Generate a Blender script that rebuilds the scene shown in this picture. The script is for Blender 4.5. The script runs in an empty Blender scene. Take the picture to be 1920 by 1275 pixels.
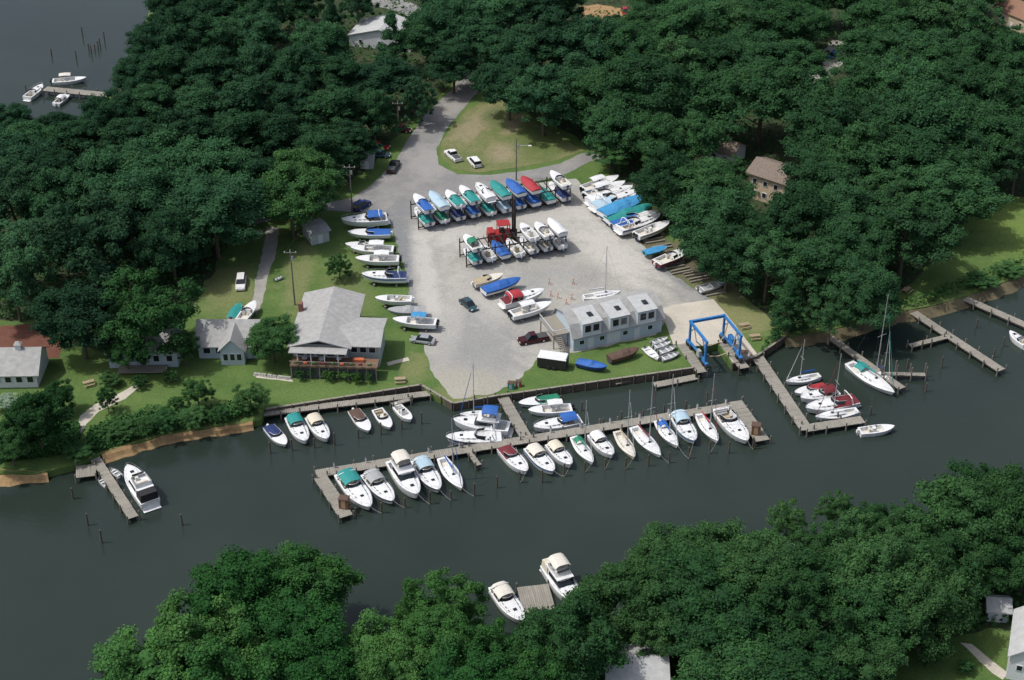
import bpy, math, random
import numpy as np
from mathutils import Vector, Matrix
from mathutils.geometry import tessellate_polygon
R=math.radians; rnd=random.Random(7)
TH=R(33); F=2900.; H=153.; WZ=-1.3
CAM=Vector((0,-H/math.tan(TH),H))
S=bpy.context.scene; COL=S.collection
def P(x,y,z=0.):
    dx=(x-960)/F; dy=(637.5-y)/F
    d=Vector((dx,math.cos(TH)+dy*math.sin(TH),-math.sin(TH)+dy*math.cos(TH)))
    return CAM+d*((z-H)/d.z)
def depth(p): return (p-CAM).dot(Vector((0,math.cos(TH),-math.sin(TH))))
# ---------------------------------------------------------------- materials
M={}
def nt(name):
    m=bpy.data.materials.new(name); m.use_nodes=True; n=m.node_tree; n.nodes.clear()
    o=n.nodes.new('ShaderNodeOutputMaterial'); b=n.nodes.new('ShaderNodeBsdfPrincipled')
    n.links.new(b.outputs[0],o.inputs[0]); return m,n,b
def mix(n,f,a,b,mode='MIX'):
    x=n.nodes.new('ShaderNodeMix'); x.data_type='RGBA'; x.blend_type=mode
    for s,v in ((x.inputs[0],f),(x.inputs[6],a),(x.inputs[7],b)):
        if hasattr(v,'links'): n.links.new(v,s)
        elif isinstance(v,(int,float)): s.default_value=v
        else: s.default_value=(*v,1)
    return x.outputs[2]
def noise(n,scale,detail=4,vec=None,rough=.6):
    x=n.nodes.new('ShaderNodeTexNoise'); x.inputs['Scale'].default_value=scale; x.inputs['Detail'].default_value=detail
    x.inputs['Roughness'].default_value=rough
    if vec: n.links.new(vec,x.inputs['Vector'])
    return x.outputs['Fac']
def mr(n,v,a,b,c=0,d=1):
    x=n.nodes.new('ShaderNodeMapRange'); n.links.new(v,x.inputs[0])
    for i,k in enumerate((a,b,c,d)): x.inputs[i+1].default_value=k
    return x.outputs[0]
def tc(n): return n.nodes.new('ShaderNodeTexCoord').outputs['Object']
def bump(n,b,h,st=.3,dist=.1):
    x=n.nodes.new('ShaderNodeBump'); x.inputs['Strength'].default_value=st; x.inputs['Distance'].default_value=dist
    n.links.new(h,x.inputs['Height']); n.links.new(x.outputs[0],b.inputs['Normal'])
def mat(name,c,rough=.5,metal=0,amt=.12,scale=3,bm=0):
    m,n,b=nt(name); v=tc(n); f=mr(n,noise(n,scale,4,v),.3,.7)
    c1=tuple(k*(1-amt) for k in c); c2=tuple(min(1,k*(1+amt)) for k in c)
    n.links.new(mix(n,f,c1,c2),b.inputs['Base Color']); b.inputs['Roughness'].default_value=rough; b.inputs['Metallic'].default_value=metal
    if bm: bump(n,b,f,bm)
    M[name]=m; return m
mat('white',(.66,.67,.68),.35,0,.08,1.5); mat('cream',(.58,.53,.43),.45); mat('ivory',(.6,.57,.51),.45)
mat('blue',(.018,.1,.36),.7,0,.25); mat('navy',(.014,.032,.12),.7,0,.2); mat('teal',(.015,.22,.21),.7,0,.2); mat('sky',(.04,.23,.46),.7,0,.2)
mat('green',(.012,.17,.1),.7,0,.2); mat('red',(.33,.025,.035),.7,0,.2); mat('maroon',(.14,.018,.025),.6,0,.2); mat('black',(.014,.014,.016),.6,0,.2)
mat('tan',(.36,.3,.2),.8,0,.15); mat('brown',(.09,.055,.04),.85,0,.2); mat('grey',(.3,.31,.32),.7); mat('lightblue',(.35,.48,.57),.6,0,.1)
mat('darkgrey',(.06,.065,.07),.6); mat('antifoul_blue',(.02,.05,.14),.7)
mat('glass',(.015,.02,.025),.08,0,.1); mat('metal',(.5,.52,.54),.3,.8,.05); mat('rubber',(.015,.015,.016),.8); mat('alu',(.55,.56,.57),.35,.5,.05)
mat('silver',(.38,.4,.42),.3,.4,.05); mat('carteal',(.05,.1,.12),.3,.4,.05); mat('carwhite',(.68,.68,.68),.25,0,.03); mat('carblack',(.012,.013,.016),.2,0,.03)
mat('carmaroon',(.05,.008,.012),.25,.2,.05); mat('carred',(.3,.015,.015),.3,0,.05); mat('carblue',(.02,.12,.35),.3,0,.05); mat('lamp',(.8,.8,.75),.2); mat('redlamp',(.5,.02,.02),.3)
mat('timber',(.24,.22,.185),.85,0,.35,6,.3); mat('pile',(.085,.07,.055),.9,0,.35,4,.3); mat('greypile',(.14,.13,.115),.9,0,.35,4); mat('freshwood',(.3,.23,.15),.8,0,.25,4); mat('deckwood',(.17,.1,.06),.85,0,.3,4)
mat('roofgrey',(.31,.31,.305),.85,0,.16,1.2,.2); mat('rooflight',(.4,.41,.415),.85,0,.12,1.2,.2); mat('roofbrown',(.17,.135,.11),.9,0,.25,2.5,.2); mat('roofrust',(.22,.12,.08),.85,0,.25,3)
mat('wallwhite',(.6,.62,.65),.7,0,.05,2); mat('wallblue',(.42,.49,.55),.7,0,.06,2); mat('walltan',(.48,.39,.28),.8,0,.1,2); mat('wallgrey',(.4,.43,.44),.75,0,.08,2); mat('screen',(.05,.055,.065),.6); mat('brick',(.2,.09,.065),.9,0,.25,6)
mat('liftblue',(.025,.16,.42),.5,0,.2,1.2); mat('forkred',(.32,.02,.02),.45); mat('rackblack',(.025,.02,.018),.6); mat('orange',(.45,.12,.05),.7); mat('bark',(.1,.08,.06),.95,0,.3,5,.4)
mat('rope',(.4,.38,.34),.8); mat('kiosk',(.16,.065,.025),.7); mat('stone',(.38,.37,.34),.9,0,.3,2,.4); mat('yellow',(.5,.35,.04),.5); mat('foliagegreen',(.04,.09,.025),.9,0,.5,8)
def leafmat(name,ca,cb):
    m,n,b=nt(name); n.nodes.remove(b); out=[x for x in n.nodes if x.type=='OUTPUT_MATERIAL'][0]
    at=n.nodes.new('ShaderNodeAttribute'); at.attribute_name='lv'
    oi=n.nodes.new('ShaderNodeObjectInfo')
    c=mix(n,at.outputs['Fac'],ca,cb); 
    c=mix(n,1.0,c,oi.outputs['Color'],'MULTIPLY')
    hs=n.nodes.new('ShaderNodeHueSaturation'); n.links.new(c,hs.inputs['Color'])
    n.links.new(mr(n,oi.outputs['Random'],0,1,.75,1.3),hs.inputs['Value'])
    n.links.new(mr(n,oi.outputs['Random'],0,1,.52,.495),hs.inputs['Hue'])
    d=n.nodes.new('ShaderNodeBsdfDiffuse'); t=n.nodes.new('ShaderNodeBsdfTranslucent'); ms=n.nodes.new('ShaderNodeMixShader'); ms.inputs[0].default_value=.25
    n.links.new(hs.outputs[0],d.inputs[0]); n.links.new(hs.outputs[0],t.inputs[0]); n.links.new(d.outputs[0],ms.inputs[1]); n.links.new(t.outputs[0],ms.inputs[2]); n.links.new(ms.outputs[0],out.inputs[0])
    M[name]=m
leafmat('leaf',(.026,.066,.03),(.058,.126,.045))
def ground_mat(name,c1,c2,sc=.25,blobs=(),amt=.22,rough=.95,bm=.3,fs=2.2):
    m,n,b=nt(name); v=tc(n)
    c=mix(n,mr(n,noise(n,sc,7,v,.7),.36,.64),c1,c2)
    w=noise(n,.35,6,v,.65)
    for (px,py,rx,ry,rot,col,st) in blobs:
        p=P(px,py); mp=n.nodes.new('ShaderNodeMapping'); mp.vector_type='TEXTURE'
        mp.inputs['Location'].default_value=(p.x,p.y,0); mp.inputs['Rotation'].default_value=(0,0,R(rot)); mp.inputs['Scale'].default_value=(rx,ry,1)
        n.links.new(v,mp.inputs[0]); ln=n.nodes.new('ShaderNodeVectorMath'); ln.operation='LENGTH'; n.links.new(mp.outputs[0],ln.inputs[0])
        ad=n.nodes.new('ShaderNodeMath'); ad.operation='ADD'; n.links.new(ln.outputs['Value'],ad.inputs[0]); n.links.new(mr(n,w,.3,.7,-.5,.5),ad.inputs[1])
        c=mix(n,mr(n,ad.outputs[0],.5,1.25,st,0),c,col)
    f=noise(n,fs,6,v,.8)
    g_=mr(n,f,.3,.7,1-amt,1+amt*.6); cb=n.nodes.new('ShaderNodeCombineColor')
    for i in range(3): n.links.new(g_,cb.inputs[i])
    c=mix(n,1.,c,cb.outputs[0],'MULTIPLY')
    n.links.new(c,b.inputs['Base Color']); b.inputs['Roughness'].default_value=rough; b.inputs['Specular IOR Level'].default_value=.2
    bump(n,b,f,bm,.08); M[name]=m
G1=(.07,.13,.034); G2=(.11,.17,.05); DRY=(.21,.21,.1); DIRT=(.27,.23,.15)
ground_mat('grass',G1,G2,.12,[(1400,600,10,5,0,DRY,.8),(1350,560,6,10,20,DRY,.7),(650,560,5,16,5,(.14,.17,.065),.7),(430,540,7,10,0,DRY,.6),(560,520,3,14,0,DRY,.6),
   (780,690,3,5,0,DRY,.6),(1870,400,9,20,0,(.15,.22,.055),.8),(1330,500,8,12,30,(.16,.14,.09),.6),(1230,470,5,20,40,(.13,.11,.08),.8),(600,740,14,3,0,(.12,.18,.055),.6),(1180,690,14,2,15,(.11,.16,.05),.5),(870,745,6,3,0,DRY,.6)],.35)
ground_mat('field',(.12,.155,.055),(.19,.19,.09),.2,[(890,235,3.5,11,-20,DIRT,.8),(945,285,4,6,-30,DIRT,.9),(925,220,3,5,0,(.09,.13,.045),.7),(1010,265,7,9,0,(.1,.145,.045),.85),(870,300,6,5,0,(.12,.155,.055),.7),(965,230,2,7,-20,DIRT,.7)],.4)
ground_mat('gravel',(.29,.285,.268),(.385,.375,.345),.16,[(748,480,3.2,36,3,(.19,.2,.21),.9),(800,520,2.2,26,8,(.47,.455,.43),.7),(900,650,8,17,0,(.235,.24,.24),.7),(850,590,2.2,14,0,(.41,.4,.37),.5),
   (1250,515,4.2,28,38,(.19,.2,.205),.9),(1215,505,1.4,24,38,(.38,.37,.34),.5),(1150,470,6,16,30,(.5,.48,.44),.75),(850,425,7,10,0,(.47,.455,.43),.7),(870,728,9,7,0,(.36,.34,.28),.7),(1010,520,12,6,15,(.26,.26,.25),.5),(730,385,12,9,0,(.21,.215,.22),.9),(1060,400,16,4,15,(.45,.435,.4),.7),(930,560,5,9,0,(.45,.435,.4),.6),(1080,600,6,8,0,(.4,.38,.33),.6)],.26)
ground_mat('asphalt',(.2,.2,.2),(.27,.265,.255),.2,[(800,300,5,9,0,(.3,.29,.28),.7),(845,200,3,8,-20,(.32,.3,.27),.6)]); ground_mat('concrete',(.44,.41,.35),(.52,.48,.41),.25,(),.18); ground_mat('drive',(.27,.26,.245),(.35,.34,.31),.3)
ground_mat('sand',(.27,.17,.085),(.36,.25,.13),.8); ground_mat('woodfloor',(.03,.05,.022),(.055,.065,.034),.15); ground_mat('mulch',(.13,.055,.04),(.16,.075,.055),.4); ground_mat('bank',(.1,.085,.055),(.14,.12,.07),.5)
m,n,b=nt('water'); v=tc(n)
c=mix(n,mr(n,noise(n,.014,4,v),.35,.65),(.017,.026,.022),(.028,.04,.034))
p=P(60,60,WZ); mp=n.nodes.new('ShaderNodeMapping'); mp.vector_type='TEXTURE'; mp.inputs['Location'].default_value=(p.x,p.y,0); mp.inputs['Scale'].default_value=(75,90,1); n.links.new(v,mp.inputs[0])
ln=n.nodes.new('ShaderNodeVectorMath'); ln.operation='LENGTH'; n.links.new(mp.outputs[0],ln.inputs[0]); c=mix(n,mr(n,ln.outputs['Value'],.6,1.1,1,0),c,(.09,.112,.12))  # haze and grazing sky reflection over the upper-left lagoon, painted into water colour
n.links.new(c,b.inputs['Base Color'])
b.inputs['Roughness'].default_value=.09; b.inputs['IOR'].default_value=1.33
mp=n.nodes.new('ShaderNodeMapping'); mp.inputs['Scale'].default_value=(.4,1,1); mp.inputs['Rotation'].default_value=(0,0,.3); n.links.new(v,mp.inputs[0])
h1=noise(n,1.1,6,mp.outputs[0],.7); h2=noise(n,.05,3,v); ml=n.nodes.new('ShaderNodeMath'); ml.operation='MULTIPLY'; n.links.new(h1,ml.inputs[0]); n.links.new(mr(n,h2,.35,.65,.35,1.3),ml.inputs[1])
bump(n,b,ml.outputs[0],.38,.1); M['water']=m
m,n,b=nt('planks'); v=tc(n); sx=n.nodes.new('ShaderNodeMapping'); sx.inputs['Scale'].default_value=(4.5,.15,.1); n.links.new(v,sx.inputs[0])
f=noise(n,1,3,sx.outputs[0],.8); c=mix(n,mr(n,f,.3,.7),(.19,.18,.155),(.37,.345,.3)); c=mix(n,mr(n,noise(n,.5,4,v),.35,.65,0,.45),c,(.17,.16,.14))
n.links.new(c,b.inputs['Base Color']); b.inputs['Roughness'].default_value=.9; M['planks']=m
# ---------------------------------------------------------------- mesh helper
class MB:
    def __init__(s): s.v=[]; s.f=[]
    def add(s,vs,fs):
        o=len(s.v); s.v+= [tuple(p) for p in vs]; s.f+=[tuple(i+o for i in f) for f in fs]; return s
    def box(s,c,d,rot=0,taper=1.):
        cx,cy,cz=c; a,bb,h=d[0]/2,d[1]/2,d[2]/2; cr,sr=math.cos(rot),math.sin(rot); vs=[]
        for z,k in ((-h,1),(h,taper)):
            for x,y in ((-a,-bb),(a,-bb),(a,bb),(-a,bb)):
                x*=k;y*=k; vs.append((cx+x*cr-y*sr,cy+x*sr+y*cr,cz+z))
        return s.add(vs,[(3,2,1,0),(4,5,6,7),(0,1,5,4),(1,2,6,5),(2,3,7,6),(3,0,4,7)])
    def tube(s,p,q,r,n=6,r2=None):
        p=Vector(p);q=Vector(q); r2=r if r2 is None else r2; d=(q-p).normalized(); u=d.orthogonal().normalized(); w=d.cross(u); vs=[]
        for c,k in ((p,r),(q,r2)):
            for i in range(n):
                a=2*math.pi*i/n+.4; vs.append(c+u*math.cos(a)*k+w*math.sin(a)*k)
        return s.add(vs,[(i,(i+1)%n,n+(i+1)%n,n+i) for i in range(n)]+[tuple(range(n))[::-1],tuple(range(n,2*n))])
    def poly(s,pts,r,n=5):
        for a,b2 in zip(pts,pts[1:]): s.tube(a,b2,r,n)
        return s
    def loft(s,rings,closed=False,caps=False):
        n=len(rings[0]); vs=[p for r in rings for p in r]; fs=[]
        for i in range(len(rings)-1):
            for j in range(n if closed else n-1):
                k=(j+1)%n; fs.append((i*n+j,i*n+k,(i+1)*n+k,(i+1)*n+j))
        if caps: fs+= [tuple(range(n))[::-1],tuple(range((len(rings)-1)*n,len(rings)*n))]
        return s.add(vs,fs)
    def build(s,name,m,parent=None,smooth=False,loc=None,rz=0):
        me=bpy.data.meshes.new(name); me.from_pydata(s.v,[],s.f); me.update()
        me.materials.append(M[m] if isinstance(m,str) else m)
        if smooth: me.polygons.foreach_set('use_smooth',[True]*len(me.polygons))
        o=bpy.data.objects.new(name,me); COL.objects.link(o)
        if parent: o.parent=parent
        if loc is not None: o.location=loc
        o.rotation_euler.z=rz
        return o
LB={}
def tag(o,label,cat,group=None,kind=None):
    if label: o['label']=label; o['category']=cat; LB.setdefault(label,[]).append(o.name)
    if group: o['group']=group
    if kind: o['kind']=kind
    return o
def thing(name,label,cat,loc=(0,0,0),rz=0,group=None,kind=None):
    o=bpy.data.objects.new(name,None); o.empty_display_size=.3; COL.objects.link(o); o.location=loc; o.rotation_euler=(0,0,rz)
    return tag(o,label,cat,group,kind)
ORD=['first','second','third','fourth','fifth','sixth','seventh','eighth','ninth','tenth','eleventh','twelfth','thirteenth','fourteenth','fifteenth','sixteenth','seventeenth','eighteenth','nineteenth','twentieth']+['twenty-'+k for k in ('first','second','third','fourth','fifth','sixth','seventh','eighth','ninth')]
# ---------------------------------------------------------------- ground
def rough(pts,jit,step,closed=True):
    out=[]; n=len(pts)
    for i in range(n if closed else n-1):
        a,b2=pts[i],pts[(i+1)%n]; L=(b2-a).length; k=max(1,int(L/step)) if L<400 else 1
        for j in range(k):
            p=a.lerp(b2,j/k)
            q=p+Vector((rnd.uniform(-jit,jit),rnd.uniform(-jit,jit),0)) if (j>0) else p
            out.append(q)
    return out
def sheet(name,pts,m,z,jit=.25,step=1.2,depthz=None,kind='structure'):
    w=[p if isinstance(p,Vector) else P(*p) for p in pts]; w=rough(w,jit,step)
    w=[Vector((p.x,p.y,z)) for p in w]; tr=tessellate_polygon([w])
    mb=MB(); mb.add(w,[])
    for t in tr:
        a,b2,c=[w[i] for i in t]
        if (b2-a).cross(c-a).z<0: t=(t[0],t[2],t[1])
        mb.f.append(tuple(t))
    if depthz is not None:
        n=len(w); mb.add([(p.x,p.y,depthz) for p in w],[]); 
        mb.f+=[(i,(i+1)%n,n+(i+1)%n,n+i) for i in range(n)]
    o=mb.build(name,m); o['kind']=kind; return o
NSH=[(-500,905),(0,888),(70,888),(150,868),(200,846),(300,817),(430,797),(490,786),(497,768),(790,722),(806,737),(850,757),(935,742),(965,737),(1300,690),(1318,686),(1298,652),(1346,645),(1372,682),(1418,668),(1470,632),(1545,622),(1650,592),(1760,570),(1850,542),(1930,510),(2400,420)]
NL=NSH+[(5200,-900),(900,-900),(300,-150),(290,0),(262,60),(225,150),(180,212),(90,245),(0,245),(-700,250)]
sheet('ground',NL,'grass',0,.12,2.,-2.6)
SL=[(150,1400),(240,1275),(330,1232),(420,1200),(640,1195),(900,1198),(1130,1172),(1230,1118),(1450,1085),(1600,1045),(1750,1035),(1960,1000),(2600,950),(2600,2600),(-700,2600)]
sheet('ground',SL,'grass',0,.5,2.,-2.6)
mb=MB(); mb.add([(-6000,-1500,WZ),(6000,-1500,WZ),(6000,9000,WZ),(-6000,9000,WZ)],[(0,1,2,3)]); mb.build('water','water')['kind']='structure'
def slope(name,pts,m,inn,out):
    w=rough([P(*p) for p in pts],.3,1.5,False); rings=[]; k=1.
    for i,p in enumerate(w):
        d=(w[min(i+1,len(w)-1)]-w[max(i-1,0)]).normalized(); o=Vector((d.y,-d.x,0))
        k=min(1.6,max(.25,k+rnd.uniform(-.4,.4))); a=p-o*inn*k; b2=p+o*(out*k+.6); rings.append([(a.x,a.y,.03),(p.x+o.x*.35,p.y+o.y*.35,-.35),((p.x+b2.x)/2,(p.y+b2.y)/2,-1.0),(b2.x,b2.y,-1.6)])
    MB().loft(rings).build(name,m)['kind']='structure'
slope('sand_beach',[(-300,900),(0,888),(70,888),(110,878)],'sand',.9,1.3); slope('sand_beach',[(190,850),(300,817),(430,797),(493,786)],'sand',.25,.9)
slope('bank',[(1470,632),(1545,622),(1650,592),(1760,570),(1850,542),(1935,508),(2100,470)],'bank',.5,1.5)
WF=[[(-600,260),(0,250),(90,250),(185,216),(235,150),(270,60),(300,0),(320,-300),(640,-300),(700,-60),(860,140),(800,205),(745,255),(700,310),(640,350),(590,380),(520,400),(460,400),(420,470),(370,560),(300,640),(190,660),(120,640),(100,600),(-600,610)],
 [(700,-300),(3000,-300),(2600,400),(2000,440),(1930,370),(1840,360),(1800,430),(1720,520),(1640,585),(1545,615),(1470,620),(1400,560),(1330,490),(1220,400),(1130,300),(1080,255),(1000,220),(940,180),(915,160),(860,140),(760,60)],
 [(150,1420),(250,1280),(340,1240),(420,1210),(900,1205),(1130,1180),(1240,1125),(1450,1092),(1600,1052),(1960,1010),(2400,1000),(2200,2000),(-200,2000)]]
LAWN=[(1660,1235),(1760,1200),(1850,1178),(1960,1190),(1990,1330),(1690,1330)]
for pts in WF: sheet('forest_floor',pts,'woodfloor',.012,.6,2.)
sheet('lawn',LAWN,'grass',.03,.5)
sheet('garden_path',[(1800,1205),(1822,1208),(1890,1262),(1880,1275),(1860,1262)],'concrete',.045,.1)
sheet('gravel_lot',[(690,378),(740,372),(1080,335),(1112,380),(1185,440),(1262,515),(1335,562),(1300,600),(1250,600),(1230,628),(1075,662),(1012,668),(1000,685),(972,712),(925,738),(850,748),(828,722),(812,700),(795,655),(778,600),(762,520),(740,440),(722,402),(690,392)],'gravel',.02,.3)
sheet('road',[(905,130),(908,158),(872,200),(838,240),(818,280),(822,308),(858,327),(920,328),(1000,318),(1050,307),(1090,288),(1150,280),(1150,292),(1105,303),(1065,325),(1020,337),(850,366),(740,384),(715,398),(660,398),(600,394),(540,402),(470,424),(460,414),(530,392),(600,382),(660,372),(700,344),(742,302),(768,256),(798,214),(850,165),(870,130)],'asphalt',.03,.15)
sheet('meadow',[(905,190),(945,185),(1000,228),(1095,283),(1050,299),(990,311),(900,324),(852,318),(826,295),(828,268),(845,240),(876,205)],'field',.04,.3)
sheet('boat_ramp',[(1238,580),(1262,572),(1338,561),(1380,612),(1420,664),(1374,680),(1348,644),(1297,650),(1262,646)],'concrete',.05,.05)
sheet('driveway',[(500,425),(524,428),(516,480),(500,530),(488,580),(470,590),(478,530),(490,480)],'drive',.02,.2)
sheet('driveway',[(690,-40),(760,0),(800,20),(790,40),(740,20),(700,10),(660,-30)],'asphalt',.03,.2)
sheet('dirt_clearing',[(1085,12),(1120,8),(1190,20),(1185,50),(1120,45),(1090,35)],'sand',.03,.4)
sheet('driveway',[(1535,110),(1560,75),(1590,80),(1575,130),(1535,160),(1515,150)],'drive',.03,.3)
sheet('garden_path',[(140,808),(150,780),(175,760),(225,737),(250,722),(262,726),(235,748),(185,772),(162,795),(152,812)],'concrete',.02,.08)
sheet('garden_path',[(478,700),(545,708),(550,716),(480,708)],'concrete',.02,.1)
sheet('garden_path',[(725,680),(765,670),(768,676),(728,686)],'concrete',.02,.1)
sheet('mulch_bed',[(-40,620),(0,612),(80,606),(118,630),(112,672),(-40,672)],'mulch',.02,.3)
# ---------------------------------------------------------------- trees
def crown_mesh(seed,kind='round'):
    g=np.random.default_rng(seed); lob=[]
    if kind=='round':
        el=g.uniform(.05,.22); tw=g.uniform(0,6)
        for i in range(110):
            z=g.uniform(-.5,1); a=g.uniform(0,2*np.pi); rr=np.sqrt(max(0,1-z*z)) if z>0 else 1-.25*abs(z)
            k=g.uniform(.5,1.03)**.7; r=g.uniform(.7,1.8); e=1+el*np.sin(2*a+tw)+.09*np.sin(5*a+2*seed)
            lob.append((8*k*rr*np.cos(a)*e,8*k*rr*np.sin(a)*e,6.3*k*z*(1+.14*np.sin(3*a+tw)),r))
        lob+= [(4*math.cos(t),4*math.sin(t),0,3.2) for t in (0,1.6,3.1,4.7)]+[(0,0,2,3.6)]
    elif kind=='loose':
        for i in range(84):
            z=g.uniform(-.6,1); a=g.uniform(0,2*np.pi); rr=np.sqrt(1-z*z)
            k=g.uniform(.45,1.08); r=g.uniform(.6,1.5); lob.append((7.6*k*rr*np.cos(a),7.6*k*rr*np.sin(a),7.3*k*z,r))
        lob+= [(3*math.cos(t),3*math.sin(t),0,2.6) for t in (0,2.1,4.2)]+[(0,0,3,2.4)]
    elif kind=='cone':
        for i in range(70):
            u=g.uniform(0,1); a=g.uniform(0,2*np.pi); rad=6.5*(1-u)**.8; k=g.uniform(.7,1.05)
            lob.append((rad*k*np.cos(a),rad*k*np.sin(a),-6+15*u,g.uniform(.8,1.4)))
        lob+= [(0,0,-3,3.2),(0,0,1,2.5),(0,0,4,1.6),(0,0,7,1.0)]
    elif kind=='pine':
        for i in range(92):
            t=g.integers(0,6); u=(t+.5)/6; a=g.uniform(0,2*np.pi); rad=7.8*(1-.7*u**1.4)*g.uniform(.3,1.05)
            lob.append((rad*np.cos(a),rad*np.sin(a),-4.5+10*u+g.uniform(-1,1),g.uniform(.9,1.7)))
        lob+= [(0,0,-3,3.4),(0,0,0,3.2),(0,0,3,2.2)]
    V=[];A=[]
    for (cx,cy,cz,r) in lob:
        n=int(80*r+50*r*r)+25
        if r>2.1: n//=4
        d=g.normal(size=(n,3)); d[:,2]=np.abs(d[:,2])*.9-.25*g.random(n)*1.8; d/=np.linalg.norm(d,axis=1)[:,None]
        fl=.6 if kind=='pine' else .8
        c=np.array([cx,cy,cz])+d*r*np.array([1,1,fl])*g.uniform(.5,1.34,(n,1))
        nn=d*.6+g.normal(size=(n,3))*.5; nn[:,2]+=.6; nn/=np.linalg.norm(nn,axis=1)[:,None]
        t1=np.cross(nn,g.normal(size=(n,3))); t1/=np.linalg.norm(t1,axis=1)[:,None]; t2=np.cross(nn,t1)
        s=g.uniform(.1,.26,(n,1)); q=g.uniform(.6,1,(n,1))
        V.append(np.stack([c-t1*s,c-t2*s*q,c+t1*s,c+t2*s*q],1).reshape(-1,3))
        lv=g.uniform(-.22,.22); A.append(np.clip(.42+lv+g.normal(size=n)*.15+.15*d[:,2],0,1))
    V=np.concatenate(V); A=np.concatenate(A); nq=len(A)
    fs=np.arange(nq*4).reshape(-1,4).tolist(); vs=V.tolist(); av=A.tolist()
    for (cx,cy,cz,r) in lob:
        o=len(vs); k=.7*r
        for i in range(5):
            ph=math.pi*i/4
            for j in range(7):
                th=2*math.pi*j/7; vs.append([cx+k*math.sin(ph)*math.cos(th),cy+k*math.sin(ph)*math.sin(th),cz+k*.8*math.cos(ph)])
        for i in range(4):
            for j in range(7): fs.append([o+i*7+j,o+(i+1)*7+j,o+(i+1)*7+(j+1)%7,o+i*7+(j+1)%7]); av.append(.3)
    me=bpy.data.meshes.new('crown'); me.from_pydata(vs,[],fs); me.update()
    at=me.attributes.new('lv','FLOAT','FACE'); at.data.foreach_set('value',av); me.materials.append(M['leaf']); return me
CR={'o':[crown_mesh(i,'round') for i in range(7)],'l':[crown_mesh(20+i,'loose') for i in range(4)],'c':[crown_mesh(30+i,'cone') for i in range(2)],'p':[crown_mesh(40+i,'pine') for i in range(3)]}
def trunk_mesh(seed):
    r=random.Random(seed); b2=MB(); pts=[Vector((0,0,0)),Vector((r.uniform(-.2,.2),r.uniform(-.2,.2),.3)),Vector((r.uniform(-.4,.4),r.uniform(-.4,.4),.62))]
    b2.tube(pts[0]*1,(pts[1].x,pts[1].y,5),.42,8,.32); b2.tube((pts[1].x,pts[1].y,5),(pts[2].x,pts[2].y,11),.32,8,.15)
    for k in range(6):
        a=k*1.05+r.uniform(-.3,.3); z=4+k*.7; L=r.uniform(3,5)
        q=Vector((math.cos(a)*L,math.sin(a)*L,z+L*.7)); b2.tube((pts[1].x,pts[1].y,z),q,.16,6,.06); b2.tube(q,q+Vector((math.cos(a+.5)*1.5,math.sin(a+.5)*1.5,1)),.06,5,.02)
    me=bpy.data.meshes.new('trunk'); me.from_pydata(b2.v,[],b2.f); me.materials.append(M['bark']); return me
TR=[trunk_mesh(i) for i in range(4)]
LOOK={'o':'broad dark round-crowned tree','l':'paler loose-crowned tree','c':'pointed cone-shaped tree','p':'dark layered pine tree'}
NAME={'o':'broadleaf_tree','l':'broadleaf_tree','c':'conifer_tree','p':'pine_tree'}
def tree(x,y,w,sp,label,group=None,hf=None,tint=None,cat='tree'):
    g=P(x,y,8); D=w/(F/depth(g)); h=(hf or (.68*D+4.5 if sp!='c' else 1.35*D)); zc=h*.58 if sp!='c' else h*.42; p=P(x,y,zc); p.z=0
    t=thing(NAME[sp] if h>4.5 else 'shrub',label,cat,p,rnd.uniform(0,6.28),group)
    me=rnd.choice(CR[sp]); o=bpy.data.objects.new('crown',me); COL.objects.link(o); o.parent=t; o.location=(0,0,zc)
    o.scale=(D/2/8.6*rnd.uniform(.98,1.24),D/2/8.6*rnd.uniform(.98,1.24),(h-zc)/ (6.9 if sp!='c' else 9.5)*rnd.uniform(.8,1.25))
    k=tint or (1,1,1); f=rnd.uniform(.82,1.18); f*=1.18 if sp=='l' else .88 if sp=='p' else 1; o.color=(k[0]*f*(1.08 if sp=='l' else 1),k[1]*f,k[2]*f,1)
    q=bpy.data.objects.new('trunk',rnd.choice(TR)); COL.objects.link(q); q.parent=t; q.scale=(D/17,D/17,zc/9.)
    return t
BLU=(.85,.95,1.1)
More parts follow.
